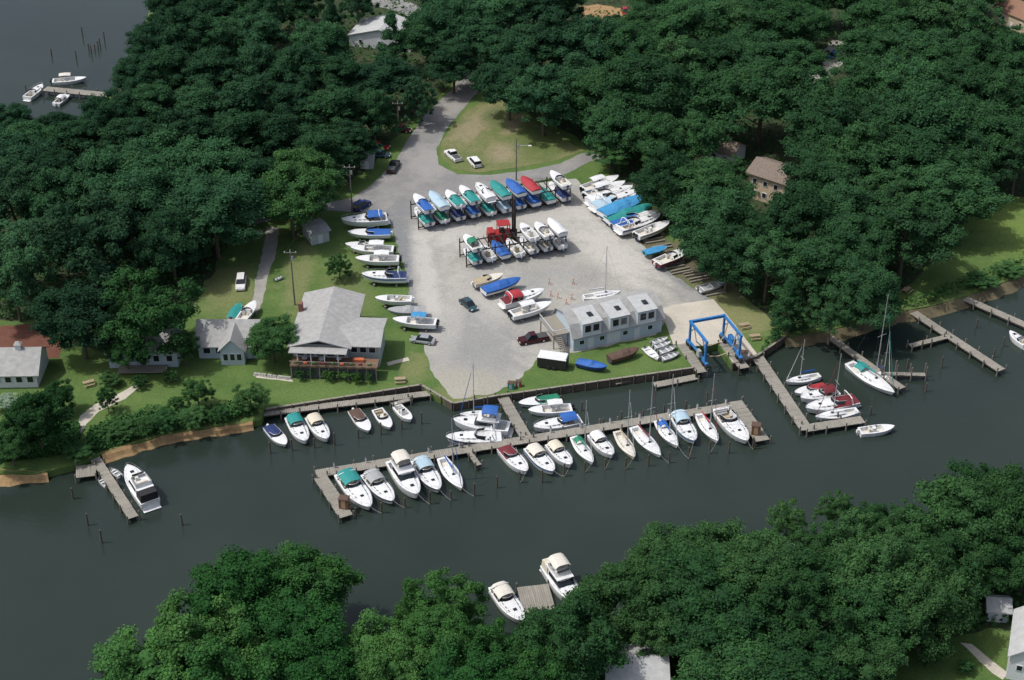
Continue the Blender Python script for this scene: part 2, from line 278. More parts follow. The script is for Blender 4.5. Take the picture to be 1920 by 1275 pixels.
WOODS={
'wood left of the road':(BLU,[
 [(25,535,130,'l'),(150,600,140,'o')],
 [(50,470,150,'l'),(170,460,190,'l'),(320,460,130,'o')],
 [(20,380,140,'l'),(110,385,150,'o'),(240,395,150,'o'),(400,400,160,'o')],
 [(30,310,130,'o'),(110,325,130,'p'),(200,330,140,'p'),(300,330,150,'o'),(395,330,130,'o'),(470,330,120,'p')],
 [(60,275,100,'o'),(150,268,120,'p'),(250,265,140,'p'),(350,262,140,'p'),(440,258,130,'p'),(520,262,120,'p'),(600,285,120,'p'),(660,262,90,'p')],
 [(20,232,80,'o'),(110,245,70,'o'),(218,215,90,'o'),(290,200,120,'p'),(370,200,130,'p'),(460,195,130,'p'),(545,200,120,'p'),(625,205,120,'p'),(700,210,95,'p')],
 [(260,145,90,'o'),(320,135,115,'p'),(395,140,130,'p'),(480,135,120,'p'),(560,140,120,'o'),(640,150,120,'p'),(715,150,110,'o'),(785,190,70,'l')],
 [(285,85,85,'o'),(345,70,110,'o'),(410,75,110,'o'),(490,75,120,'p'),(600,95,100,'o'),(735,100,80,'c'),(800,70,100,'o')],
 [(335,18,95,'o'),(400,25,110,'o'),(480,20,110,'o'),(560,-5,90,'p'),(670,10,80,'l'),(620,45,70,'c')]]),
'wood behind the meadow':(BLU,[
 [(850,115,100,'p'),(955,158,115,'o'),(1020,185,120,'o'),(1080,160,110,'l')],
 [(830,55,110,'o'),(900,75,120,'p'),(970,95,120,'o'),(1040,85,120,'o'),(1110,95,110,'o')],
 [(860,5,110,'o'),(930,15,110,'o'),(1000,15,110,'o'),(1060,5,80,'p'),(1150,58,60,'p')]]),
'wood right of the boat lot':((.92,1,1.02),[
 [(1480,585,85,'c'),(1560,590,85,'l'),(1625,555,110,'o')],
 [(1365,485,110,'o'),(1440,500,120,'l'),(1530,500,140,'p'),(1610,470,130,'o'),(1700,430,170,'l')],
 [(1330,420,130,'o'),(1418,440,100,'p'),(1500,415,125,'o'),(1580,400,150,'o'),(1675,370,150,'l'),(1765,365,150,'o')],
 [(1250,345,110,'o'),(1318,350,115,'o'),(1375,322,50,'l'),(1552,335,135,'o'),(1625,310,150,'o'),(1720,310,150,'o'),(1810,320,130,'l')],
 [(1150,245,110,'o'),(1225,260,110,'o'),(1300,262,100,'o'),(1560,255,150,'o'),(1650,250,150,'o'),(1740,245,170,'o'),(1840,250,140,'o'),(1910,300,110,'l')],
 [(1130,185,120,'o'),(1210,185,150,'o'),(1300,195,110,'o'),(1430,185,175,'o'),(1610,175,130,'o'),(1700,180,140,'o'),(1790,180,140,'o'),(1880,190,130,'o')],
 [(1180,110,110,'o'),(1270,120,110,'l'),(1340,115,110,'o'),(1420,110,120,'o'),(1495,120,90,'o'),(1640,110,110,'o'),(1730,110,120,'o'),(1820,115,120,'o'),(1905,120,110,'o')],
 [(1210,50,100,'o'),(1290,50,110,'o'),(1370,50,110,'l'),(1450,50,110,'o'),(1520,50,80,'o'),(1660,45,110,'o'),(1740,45,120,'l'),(1820,50,110,'l'),(1890,80,70,'o')],
 [(1240,0,100,'o'),(1320,-5,110,'o'),(1400,-5,110,'o'),(1480,-5,100,'o'),(1590,-5,100,'o'),(1670,-10,110,'o'),(1760,-5,110,'l'),(1835,-15,80,'o')]]),
'wood on near right bank':((.95,1.0,.92),[
 [(1375,1290,160,'o'),(1500,1270,180,'o'),(1625,1290,150,'l')],
 [(1060,1215,160,'o'),(1235,1190,100,'l'),(1360,1195,190,'o'),(1500,1190,160,'l'),(1620,1190,150,'o'),(1735,1150,150,'o')],
 [(1180,1130,150,'o'),(1300,1110,160,'o'),(1420,1120,150,'o'),(1530,1105,150,'o'),(1650,1100,170,'o'),(1760,1080,150,'o'),(1865,1060,140,'o')],
 [(1250,1060,140,'o'),(1340,1050,130,'o'),(1430,1060,120,'o'),(1540,1030,110,'l'),(1620,1030,110,'l'),(1710,1020,110,'l'),(1800,990,160,'o'),(1895,970,150,'o')],
 [(1475,990,80,'l'),(1565,962,75,'l'),(1640,985,80,'o'),(1700,985,70,'l'),(1840,935,130,'o')]]),
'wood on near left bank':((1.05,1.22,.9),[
 [(280,1260,170,'l'),(440,1280,190,'l'),(600,1285,170,'o'),(740,1280,150,'l'),(880,1285,140,'o'),(1010,1285,120,'o')],
 [(370,1215,190,'l'),(560,1210,180,'o'),(690,1225,140,'l'),(820,1215,150,'o'),(930,1235,120,'l')],
 [(450,1135,170,'o'),(560,1110,170,'o'),(770,1165,110,'c'),(835,1150,120,'l')]]),
}
for wn,(tint,rows) in WOODS.items():
    nr=len(rows)
    for i,row in enumerate(rows):
        row=sorted(row)
        for j,(x,y,w,sp) in enumerate(row):
            wh='front' if i==0 else ('rearmost' if i==nr-1 else ORD[i])
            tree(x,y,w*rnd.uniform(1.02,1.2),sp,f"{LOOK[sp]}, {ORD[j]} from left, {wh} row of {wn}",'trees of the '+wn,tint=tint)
for (x,y,w,sp,l,hf) in [
 (285,590,200,'l','tall spreading tree standing in front of the light blue cottage',15),
 (235,655,80,'o','rounded tree at the left end of the light blue cottage',8),
 (345,650,70,'l','small tree between the two light blue cottages',7),
 (510,635,95,'o','dense bushy tree between the cottage and the clubhouse',8.5),
 (370,735,62,'l','small light tree on the lawn below the cottage',5.5),
 (468,745,75,'l','low bushy tree beside the wooden bulkhead by the sand beach',5.5),
 (545,375,140,'o','domed tree in the fork of driveway and road',15),
 (575,330,120,'o','bright domed tree leaning over the road near sheds',15),
 (70,790,120,'o','dark tree overhanging the sandy corner at far left',11),
 (18,830,90,'o','rounded tree at the left picture edge above the beach',8),
 (110,745,60,'o','dark small tree behind the picnic table lawn',6),
 (200,748,42,'l','small round sapling beside the curved garden path',4.6),
 (635,500,55,'l','small leafy tree on the lawn behind the clubhouse',4.8),
 (1145,285,80,'l','half-round tree at the end of the side road by the meadow',9),
 (1250,300,90,'l','yellowish green tree behind the row of stored boats',9)]:
    tree(x,y,w,sp,l,'garden trees around the marina',hf,(.98,1.03,.9))
for (x,y,w,l) in [(585,695,26,'round clipped shrub under the left end of the clubhouse'),(645,700,32,'yellow-green shrub before the clubhouse deck'),(668,708,24,'small shrub right of the yellow-green shrub by the clubhouse'),(615,702,24,'dark shrub left of the yellow-green shrub by the clubhouse'),(562,700,22,'low shrub at the left corner of the clubhouse deck'),(205,710,45,'grassy shrub clump beside the garden path'),
   (15,752,50,'white flowering shrub near the far left house'),(150,845,60,'shrub at the top of the pier stairs'),(230,806,64,'wild shrub on the bank above the sand'),(275,800,40,'low wild shrub between two taller ones on the bank'),(305,790,62,'second wild shrub on the bank right of stairs'),(362,782,56,'wild shrub on the bank left of the beach end'),(410,778,40,'wild shrub nearest the low bushy tree on the bank'),(330,755,34,'low shrub on the cottage lawn'),
   (692,706,18,'smallest shrub at the right end of the clubhouse'),(1660,585,40,'reedy shrub at the root of the long right pier'),(1840,525,60,'shrub on the bank behind the two right piers'),(1890,505,60,'shrub at the right edge above the last pier'),(260,715,30,'shrub below the blue cottage porch'),(320,705,30,'shrub by the cottage wall'),(1745,1235,40,'round shrub on the lawn at lower right'),(1810,1250,36,'shrub beside the path at lower right')]:
    tree(x,y,w,'l',l,'shrubs in the gardens',rnd.uniform(2.6,4.3) if 'wild' in l else 2.2,(1.5,1.5,1.0) if 'yellow-green shrub b' in l else ((7,4.5,8) if 'white flow' in l else (1.05,1.1,1)),'shrub')
def inpoly(px,py,poly):
    ins=np.zeros(len(px),bool); n=len(poly)
    for i in range(n):
        x1,y1=poly[i]; x2,y2=poly[(i+1)%n]
        c=((y1>py)!=(y2>py))&(px<(x2-x1)*(py-y1)/((y2-y1)+1e-9)+x1); ins^=c
    return ins
g=np.random.default_rng(5); VV=[];AA=[]
BANK=[[(1425,664),(1470,628),(1545,618),(1650,588),(1760,566),(1930,506),(1930,480),(1760,545),(1650,565),(1540,600),(1450,600)],[(160,856),(220,838),(300,812),(380,800),(430,792),(480,778),(480,762),(300,768),(170,800)],[(0,868),(150,850),(150,800),(0,800)],[(240,1290),(330,1228),(420,1196),(640,1190),(900,1194),(1130,1168),(1230,1114),(1450,1080),(1600,1040),(1750,1030),(1960,995),(1960,1060),(1230,1180),(640,1250),(300,1300)]]
for k,pts in enumerate(WF+BANK):
    pl=[(max(-250,min(2150,a)),max(-60,min(1400,b2))) for a,b2 in pts]
    N=30000 if k<3 else 9000
    xs=g.uniform(min(a for a,_ in pl),max(a for a,_ in pl),N); ys=g.uniform(min(b2 for _,b2 in pl),max(b2 for _,b2 in pl),N)
    ok=inpoly(xs,ys,pl)&~inpoly(xs,ys,LAWN); xs=xs[ok]; ys=ys[ok]
    dy=(637.5-ys)/F; dz=-math.sin(TH)+dy*math.cos(TH); t=-H/dz
    X=CAM.x+t*(xs-960)/F; Y=CAM.y+t*(math.cos(TH)+dy*math.sin(TH))
    hgt=(1.2+1.2*np.sin(X*.7)*np.cos(Y*.55+X*.2))*(1 if k<3 else .7)
    Z=np.abs(g.normal(size=len(X)))*.3+np.clip(hgt,0,3)*g.random(len(X))
    c=np.stack([X,Y,Z],1); n=len(X); nn=g.normal(size=(n,3))*.5; nn[:,2]+=1; nn/=np.linalg.norm(nn,axis=1)[:,None]
    t1=np.cross(nn,g.normal(size=(n,3))); t1/=np.linalg.norm(t1,axis=1)[:,None]; t2=np.cross(nn,t1); s=g.uniform(.2,.5 if k<3 else .33,(n,1))
    VV.append(np.stack([c-t1*s,c-t2*s,c+t1*s,c+t2*s],1).reshape(-1,3)); AA.append(np.clip(g.normal(size=n)*.25+.4,0,1))
VV=np.concatenate(VV);AA=np.concatenate(AA)
me=bpy.data.meshes.new('undergrowth'); me.from_pydata(VV.tolist(),[],np.arange(len(VV)).reshape(-1,4).tolist()); at=me.attributes.new('lv','FLOAT','FACE'); at.data.foreach_set('value',AA.tolist()); me.materials.append(M['leaf'])
o=bpy.data.objects.new('undergrowth',me); COL.objects.link(o); o.color=(1.1,1.15,.95,1); tag(o,'leafy undergrowth covering the woodland floor and banks','undergrowth',kind='stuff')
# ---------------------------------------------------------------- boats
def half(t,sail):
    b2=(.62+.38*math.sin(min(t/.5,1)*math.pi/2)) if sail else (.88+.12*min(t/.4,1))
    if t>.42:
        u=(t-.42)/.58; b2*=max(0,1-u**(2.0 if sail else 2.5))**(.85 if sail else .72)
    return max(b2,.012)
def canopy(root,x0,x1,w,z,m,name='canopy',legs=True,drop=.3):
    b2=MB(); rings=[]
    for i in range(5):
        x=x0+(x1-x0)*i/4; r=[]
        for j in range(7):
            a=-1+j/3; r.append((x,a*w,z+.22*(1-a*a)-(drop if abs(a)==1 else 0)-.06*abs(i-2)))
        rings.append(r)
    b2.loft(rings); rr=[[(p[0],p[1],p[2]-.04) for p in r] for r in rings]; b2.loft(rr)
    c=b2.build(name,m,root,True)
    if legs:
        f=MB()
        for x in (x0+.1,x1-.1):
            for s in (-1,1): f.tube((x,s*w*.97,z-drop),((x0+x1)/2,s*w*1.0,z-1.35),.025,4)
        f.build('canopy_frame','metal',c)
def boat(kind,sx,sy,bx,by,label,top=None,cover=None,hull='white',bottom='antifoul_blue',z=WZ,group=None,beam=None,mast=None,stripe=None,cat='boat',world=None,deckz=1.0,name=None,seat='ivory',sailc=None,bunks=None,rope=None):
    if world: a,b2=world
    else: a,b2=P(sx,sy,z+deckz),P(bx,by,z+deckz)
    d=b2-a; L=d.length; hd=math.atan2(d.y,d.x); c=(a+b2)/2
    sail=kind=='sl'; B=beam or ({'sl':.27*L+.35,'fb':.27*L+.75,'cr':.27*L+.75,'dg':.4*L}.get(kind,.27*L+.6)); hb=B/2
    nm=name or {'sl':'sailboat','fb':'motor_yacht','cr':'cabin_cruiser','cc':'fishing_boat','rb':'runabout','cv':'covered_boat','dg':'dinghy'}[kind]
    root=thing(nm,label,cat,(c.x,c.y,z),hd,group)
    fb={'sl':.85,'fb':1.35,'cr':1.05,'cc':.85,'rb':.75,'cv':.8,'dg':.4}[kind]*(.75+.032*L); x0=-L/2
    ts=[0,.1,.2,.3,.4,.5,.6,.68,.76,.83,.89,.94,.975,1.]
    W=lambda t: hb*half(t,sail)
    ZS=lambda t: fb*(1+.38*t**2.2) if not sail else fb*(1+.25*(2*t-.8)**2)
    X=lambda t: x0+L*t
    draft=.5 if kind!='dg' else .15
    hl=[];hr=[];bt=[];st=[[],[]]
    for t in ts:
        w=W(t); zs=ZS(t); wc=w*(.66 if sail else .86)*(1-.3*t**3); zc=-.04+fb*.5*t**5; zk=-draft*(1-t**6)+zc*t**6
        xs,xc,xk=X(t),x0+L*t*.955,x0+L*t*.93
        wm=(w+wc)/2*1.03; zm=(zs+zc)/2
        hl.append([(xs,-w,zs),((xs+xc)/2,-wm,zm),(xc,-wc,zc)]); hr.append([(xc,wc,zc),((xs+xc)/2,wm,zm),(xs,w,zs)]); bt.append([(xc,-wc,zc),(xk,0,zk),(xc,wc,zc)])
        for s,k in ((-1,0),(1,1)):
            st[k].append([((xs*.8+xc*.2),s*((w*.8+wm*.2)+.02),zs*.82+zc*.18),((xs*.6+xc*.4),s*((w*.4+wm*.6)+.025),zs*.6+zc*.4)])
    mb=MB(); mb.loft(hl); mb.loft(hr); mb.add([hl[0][0],hl[0][2],hr[0][0],hr[0][2]],[(0,1,2,3)]); ho=mb.build('hull',hull,root,False)
    mb=MB(); mb.loft(bt); mb.add(bt[0],[(0,1,2)]); mb.build('hull_bottom',bottom,ho)
    if stripe: mb=MB(); mb.loft(st[0]); mb.loft(st[1]); mb.build('hull_stripe',stripe,ho)
    if rope:
        bow=Vector((c.x,c.y,z))+Vector((math.cos(hd),math.sin(hd),0))*(L/2-.2)+Vector((0,0,ZS(1)+.05))
        e=P(*rope[0],WZ+1.6); pts=[bow.lerp(e,i/6)-Vector((0,0,.9*(i/6)*(1-i/6))) for i in range(7)]
        o=MB().poly(pts,.016,4).build('mooring_line','rope'); tag(o,'thin mooring line from bow of the '+' '.join(label.replace(',','').split()[:9]),'rope','bow mooring lines')
    if kind=='cv':
        rings=[]; pk=rnd.uniform(.38,.55)
        for t in ts:
            w=W(t)+.03; zs=ZS(t); k=max(0,math.sin(math.pi*min(1,(t+.12)/1.1)))**.6; hh=(.75 if abs(t-pk)<.13 else .5)*k*min(1,L/7)*rnd.uniform(.85,1.1)
            rings.append([(X(t),-w,zs-.12),(X(t),-w,zs+.03),(X(t),-w*.5,zs+hh*.72+.04),(X(t),0,zs+hh+.06),(X(t),w*.5,zs+hh*.72+.04),(X(t),w,zs+.03),(X(t),w,zs-.12)])
        mb=MB(); mb.loft(rings); r0=rings[0]; mb.add(r0,[tuple(range(7))]); mb.build('boat_cover',cover or 'blue',root)
    elif kind=='dg':
        dk=MB(); rings=[[(X(t),-W(t),ZS(t)),(X(t),-W(t)*.82,ZS(t)+.03),(X(t),-W(t)*.75,.12),(X(t),0,.06),(X(t),W(t)*.75,.12),(X(t),W(t)*.82,ZS(t)+.03),(X(t),W(t),ZS(t))] for t in ts]
        dk.loft(rings); dk.build('gunwale_and_floor',seat if seat!='ivory' else 'grey',root)
        for t in (.15,.5,.75): MB().box((X(t),0,fb*.75),(.25,W(t)*1.6,.05)).build('thwart','white',root)
        MB().box((x0-.1,0,.35),(.3,.3,.5),0,.7).build('outboard_motor','darkgrey',root)
        if cover:
            mb=MB(); mb.loft([[(X(t),-W(t)-.02,ZS(t)),(X(t),0,ZS(t)+.25*math.sin(math.pi*min(1,t+.1))+.05),(X(t),W(t)+.02,ZS(t))] for t in ts]); mb.build('boat_cover',cover,root)
    else:
        tcx={'sl':.3,'fb':.22,'cr':.4,'cc':.66,'rb':.5}[kind]; ch={'sl':.42,'fb':.4,'cr':.36,'cc':.1,'rb':.16}[kind]*min(1.3,L/8.5)
        fl={'sl':.35,'fb':.45,'cr':.3,'cc':.15,'rb':.15}[kind]
        def sec(t,mode):
            w=W(t); zs=ZS(t); e=.1 if w>.3 else w*.3
            if mode=='c': q=[(w,zs),(w-e,zs+.04),(max(w-.24,.02) if not sail else w*.62,zs+.04),(max(w-.27,.015) if not sail else w*.6,fl),(0,fl)]
            elif mode=='t': q=[(w,zs),(w-e,zs+.04),(w*.8,zs+.04),(w*.7,zs+.04),(0,zs+.05)]
            else:
                u=max(0,(t-tcx)/(1-tcx)); hh=ch*max(.06,(1-u**1.6)) if not sail else (ch if t<.66 else ch*max(.08,1-(t-.66)*5))
                q=[(w,zs),(w-e,zs+.04),(w*.68,zs+.06),(w*.56,zs+hh),(0,zs+hh*1.18)]
            x=X(t); return [(x,-a,zz) for a,zz in q]+[(x,a,zz) for a,zz in q[-2::-1]]
        tt=[(0,'t'),(.05,'t'),(.052,'c')]+[(t,'c') for t in (.12,.2,.3,.4,.5,.6) if t<tcx-.02]+[(tcx,'c'),(tcx+.012,'f')]+[(t,'f') for t in (.4,.48,.55,.62,.68,.74,.8,.86,.91,.95,.98,1.) if t>tcx+.03]
        mb=MB(); mb.loft([sec(*q) for q in tt]); dko=mb.build('deck','white' if hull!='cream' else 'ivory',root)
        mb=MB(); mb.loft([[(X(t),-max(.05,W(t)-.3)*(1 if not sail else .72),fl+.012),(X(t),max(.05,W(t)-.3)*(1 if not sail else .72),fl+.012)] for t,mm in tt if mm=='c']); mb.build('cockpit_floor',{'sl':'ivory','cr':'tan'}.get(kind,'ivory'),dko)
        zd=lambda t: ZS(t)
        if kind in('cr','rb'):
            mb=MB(); r1=[];r2=[];w=W(tcx)*.84; xb=X(tcx); zb=zd(tcx)+(ch if kind=='cr' else .1)*.85; gh=.5*min(1.2,L/8)
            for j in range(9):
                a=-1+j/4; r1.append((xb+.1*L*(1-a*a)**.8-(.09*L if abs(a)==1 else 0),a*w,zb-(.12 if abs(a)==1 else 0))); r2.append((r1[-1][0]-.32,a*w*.93,zb+gh))
            mb.loft([r1,r2]); wo=mb.build('windshield','glass',root); MB().poly(r2,.035,4).build('windshield_frame','alu',wo)
            if not cover:
                MB().box((X(.1),0,fl+.25),(.5,W(.1)*1.3,.45),0,.9).box((X(.1)-.25,0,fl+.5),(.14,W(.1)*1.3,.35)).build('bench_seat',seat,root)
                for s in(-1,1): MB().box((X(tcx-.1),s*W(.3)*.5,fl+.3),(.5,.5,.55)).box((X(tcx-.1)-.25,s*W(.3)*.5,fl+.7),(.1,.5,.5)).build('seat',seat,root)
            else:
                mb=MB(); mb.loft([[(X(t),-W(t)-.02,zd(t)-.08),(X(t),-W(t)*.9,zd(t)+.08),(X(t),0,zd(t)+.16+.5*max(0,t/tcx)**2*(.7 if kind=='rb' else 1)),(X(t),W(t)*.9,zd(t)+.08),(X(t),W(t)+.02,zd(t)-.08)] for t in (0,.1,.2,.3,tcx-.02,tcx+.03)]); mb.build('cockpit_cover',cover,root)
            if kind=='cr':
                for s in(-1,1):
                    for t in (tcx+.1,tcx+.2,tcx+.3): MB().box((X(t),s*(W(t)*.62+.005),zd(t)+ch*.5*(1-((t-tcx)/(1-tcx))**1.6)+.04),(L*.06,.05,.14),-s*.25*(t-tcx)*3).build('cabin_window','glass',root)
                mb=MB(); mb.box((X(.72),0,zd(.72)+ch*1.0*(1-((.72-tcx)/(1-tcx))**1.6)+.05),(.55,.55,.05)); mb.build('deck_hatch','glass',root)
                if L>8.5:
                    ar=MB(); xa=X(.16); wa=W(.16)*.92; ar.poly([(xa-.3,-wa,zd(.1)),(xa+.1,-wa*.92,zd(.1)+1.2),(xa+.15,-wa*.6,zd(.1)+1.4),(xa+.15,wa*.6,zd(.1)+1.4),(xa+.1,wa*.92,zd(.1)+1.2),(xa-.3,wa,zd(.1))],.09,5); ar.build('radar_arch','white',root)
            if top: canopy(root,X(tcx-.3 if kind=='cr' else tcx-.28),X(tcx+.03),W(.3)*.86,zb+gh+.32,top)
            if kind=='rb': MB().box((x0-.25,0,.65),(.5,.42,.5),0,.75).box((x0-.2,0,.15),(.2,.14,.7)).build('outboard_motor','darkgrey' if rnd.random()<.6 else 'white',root)
            else: MB().box((x0-.25,0,.12),(.55,B*.7,.07)).build('swim_platform','white',root)
        if kind=='cc':
            MB().box((X(.42),0,fl+.55),(.7,.75,1.0),0,.85).build('console','white',root); MB().box((X(.47),0,fl+1.22),(.05,.6,.4)).build('windshield','glass',root)
            MB().box((X(.3),0,fl+.4),(.5,.8,.75),0,.95).box((X(.27),0,fl+.9),(.1,.8,.4)).build('seat',seat,root)
            if top: canopy(root,X(.22),X(.56),W(.4)*.62,fl+2.25,top,'t_top',True,.05)
            for s in((-1,1) if L>7.5 else (0,)): MB().box((x0-.3,s*.38,.8),(.55,.4,.55),0,.72).box((x0-.25,s*.38,.25),(.2,.14,.8)).build('outboard_motor','carblack' if s else 'white',root)
        if kind=='fb':
            zz=zd(.4)+.1; sh=1.25
            def slab(t0,t1,w0,z0,z1,rake,k=.92):
                return [[(X(t0),-w0,z0),(X(t1)-rake*.2,-w0*.95,z0),(X(t1),-w0*.55,z0),(X(t1),w0*.55,z0),(X(t1)-rake*.2,w0*.95,z0),(X(t0),w0,z0)],[(X(t0),-w0*k,z1),(X(t1)-rake,-w0*k*.93,z1),(X(t1)-rake*.75,-w0*.5,z1),(X(t1)-rake*.75,w0*.5,z1),(X(t1)-rake,w0*k*.93,z1),(X(t0),w0*k,z1)]]
            mb=MB(); mb.loft(slab(.24,.62,hb*.8,zd(.3)-.1,zz+sh,1.2),True,True); cb=mb.build('cabin','white',root)
            mb=MB(); mb.loft(slab(.27,.615,hb*.81,zz+.35,zz+sh-.3,.9,.95),True,True); mb.build('cabin_window','glass',cb)
            mb=MB(); mb.box((X(.36),0,zz+sh+.05),(L*.4,B*.78,.1)); mb.build('flybridge_deck','white',root)
            mb=MB(); rg=slab(.22,.5,hb*.74,zz+sh+.1,zz+sh+.7,.5,1.02); mb.loft(rg,True); r2=[[(p[0]*.98,p[1]*.9,p[2]) for p in r] for r in rg]; mb.loft(r2,True); mb.build('flybridge_coaming','white',root)
            MB().box((X(.3),0,zz+sh+.35),(.55,B*.5,.5)).build('bench_seat','ivory',root); MB().box((X(.42),.4,zz+sh+.4),(.5,.5,.6)).build('seat','ivory',root)
            MB().box((X(.47),0,zz+sh+.85),(.06,B*.55,.35)).build('windshield','glass',root)
            if top: canopy(root,X(.2),X(.47),hb*.74,zz+sh+1.9,top)
            if cover: mb=MB(); mb.box((X(.12),0,zd(.1)+.75),(L*.2,B*.82,1.3),0,.92); mb.build('cockpit_cover',cover,root)
            MB().box((x0-.3,0,.15),(.6,B*.8,.08)).build('swim_platform','white',root); MB().box((X(.78),0,zd(.78)+.28),(.6,.6,.05)).build('deck_hatch','glass',root)
        if kind=='sl':
            for s in(-1,1):
                for t in(.38,.47,.56): MB().box((X(t),s*(W(t)*.62),zd(t)+ch*.55),(L*.06,.05,.13)).build('cabin_window','glass',root)
            MB().box((X(.6),0,zd(.6)+ch*1.1+.03),(.5,.5,.05)).build('deck_hatch','glass',root)
            mh=mast or 1.15*L; xm=X(.58); zm=zd(.58)+ch
            mo=MB().tube((xm,0,zm),(xm,0,zm+mh),.09,6,.06).build('mast','alu',root)
            sp=MB(); sp.tube((xm,-B*.3,zm+mh*.52),(xm,B*.3,zm+mh*.52),.03,4); sp.build('spreader','alu',mo)
            rg=MB()
            for q in((X(.99),0,zd(1)),(X(0.01),0,zd(0)),(xm,-B*.45,zd(.55)),(xm,B*.45,zd(.55))): rg.tube(q,(xm,0,zm+mh*.98),.01,3)
            rg.build('rigging','darkgrey',mo)
            bo=MB().tube((xm-.1,0,zm+.9),(X(.16),0,zm+.95),.06,6).build('boom','alu',root)
            rr=[]
            for u in (0,.15,.5,.85,1):
                x=xm-.12+(X(.17)-xm)*u; r=.2*(1-.5*u)+.02; rr.append([(x,-r*.6,zm+.93),(x,-r*.5,zm+1.05+r*.5),(x,0,zm+1.05+r*1.1),(x,r*.5,zm+1.05+r*.5),(x,r*.6,zm+.93)])
            MB().loft(rr,True,True).build('sail_cover',sailc or top or 'blue',bo)
            if z<0:
                fj=MB(); a=Vector((X(.97),0,zd(.97)+.3)); e=Vector((xm,0,zm+mh*.95)); fj.tube(a,a.lerp(e,.85),.06,5,.03); fj.build('furled_jib','white' if rnd.random()<.5 else (sailc or 'blue'),root)
            if top: canopy(root,X(.2),X(.36),W(.3)*.7,zm+.75,top,'dodger',False)
            if z>-1: MB().loft([[(X(.3),-.08,-.4),(X(.3),.08,-.4),(X(.55),.08,-.4),(X(.55),-.08,-.4)],[(X(.36),-.06,-.95),(X(.36),.06,-.95),(X(.5),.06,-.95),(X(.5),-.06,-.95)]],True,True).build('keel',bottom,ho)
        if kind in('cr','fb','sl') and L>6:
            mb=MB(); rl=[]
            for s in(-1,1): rl.append([(X(t),s*max(.0,W(t)-.08),zd(t)+.5) for t in((.5,.6,.7,.8,.88,.94,.99) if kind!='sl' else (.82,.88,.94,.99))])
            mb.poly(rl[0],.022,4).poly(rl[1],.022,4)
            for r in rl:
                for p in r[::2]: mb.tube((p[0],p[1],p[2]-.5),p,.02,4)
            mb.build('bow_rail','metal',root)
    if bunks is None: bunks=(.5<z<1.5 and not world)
    if bunks:
        t=thing('timber_bunk','timber blocks under the '+' '.join(label.replace(',','').split()[:12]),'boat support',(c.x,c.y,0),hd,'timber blocks under the stored boats')
        for u in(-.28,.22): MB().box((u*L,0,(z-draft)/2+.05),(.35,B*.8,z-draft+.1)).build('block','timber',t)
    return root,L,B,hd
G='boats moored along the left bulkhead'
for q in [('rb',503,796,536,833,'small white runabout with blue cover, leftmost by the left bulkhead',dict(cover='navy')),
 ('cr',547,781,574,830,'white cruiser with teal bimini beside small blue covered runabout',dict(top='teal')),
 ('cr',584,781,614,826,'white cruiser with cream canopy, third from left by the bulkhead',dict(top='cream')),
 ('rb',663,766,692,807,'white runabout with dark brown cockpit cover at the bulkhead',dict(cover='brown')),
 ('rb',707,764,732,801,'white open boat with tan seats at the bulkhead',dict(top=None,seat='tan')),
 ('cc',744,758,771,787,'smallest white skiff at the right end of the bulkhead slips',dict())]: boat(*q[:6],group=G,**q[6])
PSET=[(668,968),(716,962),(760,952),(806,945),(846,938),(889,930),(932,915),(975,905),(1016,905),(1058,893),(1096,886),(1134,880),(1172,880),(1216,874),(1255,868),(1291,860),(1330,850),(1366,850),(1412,842)]
G='boats moored on the near side of the main dock'
for q in [('cr',643,887,694,955,'large white cruiser with teal canopy at left end of main dock',dict(top='teal',cover=None)),
 ('cr',690,887,737,943,'grey and white pilot boat second from left on main dock',dict(top='grey',stripe='navy')),
 ('fb',740,866,783,935,'tall white flybridge boat with cream canopy on main dock',dict(top='ivory')),
 ('cr',785,862,823,922,'white cruiser with blue-grey canopy left of the blue-trimmed sailboat',dict(top='lightblue',stripe='navy')),
 ('sl',828,858,866,917,'sailboat with blue sail cover near the left middle of main dock',dict(sailc='blue',mast=11)),
 ('cr',944,838,988,887,'white cruiser with maroon cockpit cover on main dock',dict(cover='maroon')),
 ('cr',994,838,1038,887,'white cruiser with blue hull stripe right of the maroon covered one',dict(top='ivory',stripe='blue',cover=None)),
 ('cr',1033,831,1071,874,'smaller white cruiser with cream canopy near the gangway end',dict(top='cream')),
 ('sl',1076,818,1112,868,'sailboat with green covers on near side of main dock',dict(sailc='green',mast=10,top='green')),
 ('cr',1112,813,1149,856,'white cruiser with plain white canopy between two sailboats',dict(top='white')),
 ('sl',1157,808,1190,858,'tan decked sailboat with tan sail cover on main dock',dict(sailc='tan',mast=11,hull='cream')),
 ('sl',1188,800,1239,855,'long white sailboat with maroon sail cover on main dock',dict(sailc='maroon',mast=13)),
 ('sl',1233,788,1271,837,'sailboat with blue dodger and blue sail cover on main dock',dict(sailc='blue',top='blue',mast=12)),
 ('cr',1268,775,1302,830,'white cruiser with light blue canopy right of the blue dodger sailboat',dict(top='lightblue',stripe='sky')),
 ('sl',1310,776,1346,828,'white sailboat with red sail cover near the right end of main dock',dict(sailc='red',mast=11,top=None)),
 ('cr',1349,766,1401,831,'largest white cruiser with grey seats at right end of main dock',dict(top=None,seat='grey'))]:
    px=sorted(PSET,key=lambda s:abs(s[0]-q[3])+abs(s[1]-q[4]))[:1]; boat(*q[:6],group=G,rope=px,**q[6])
G='boats moored between the main dock and the shore'
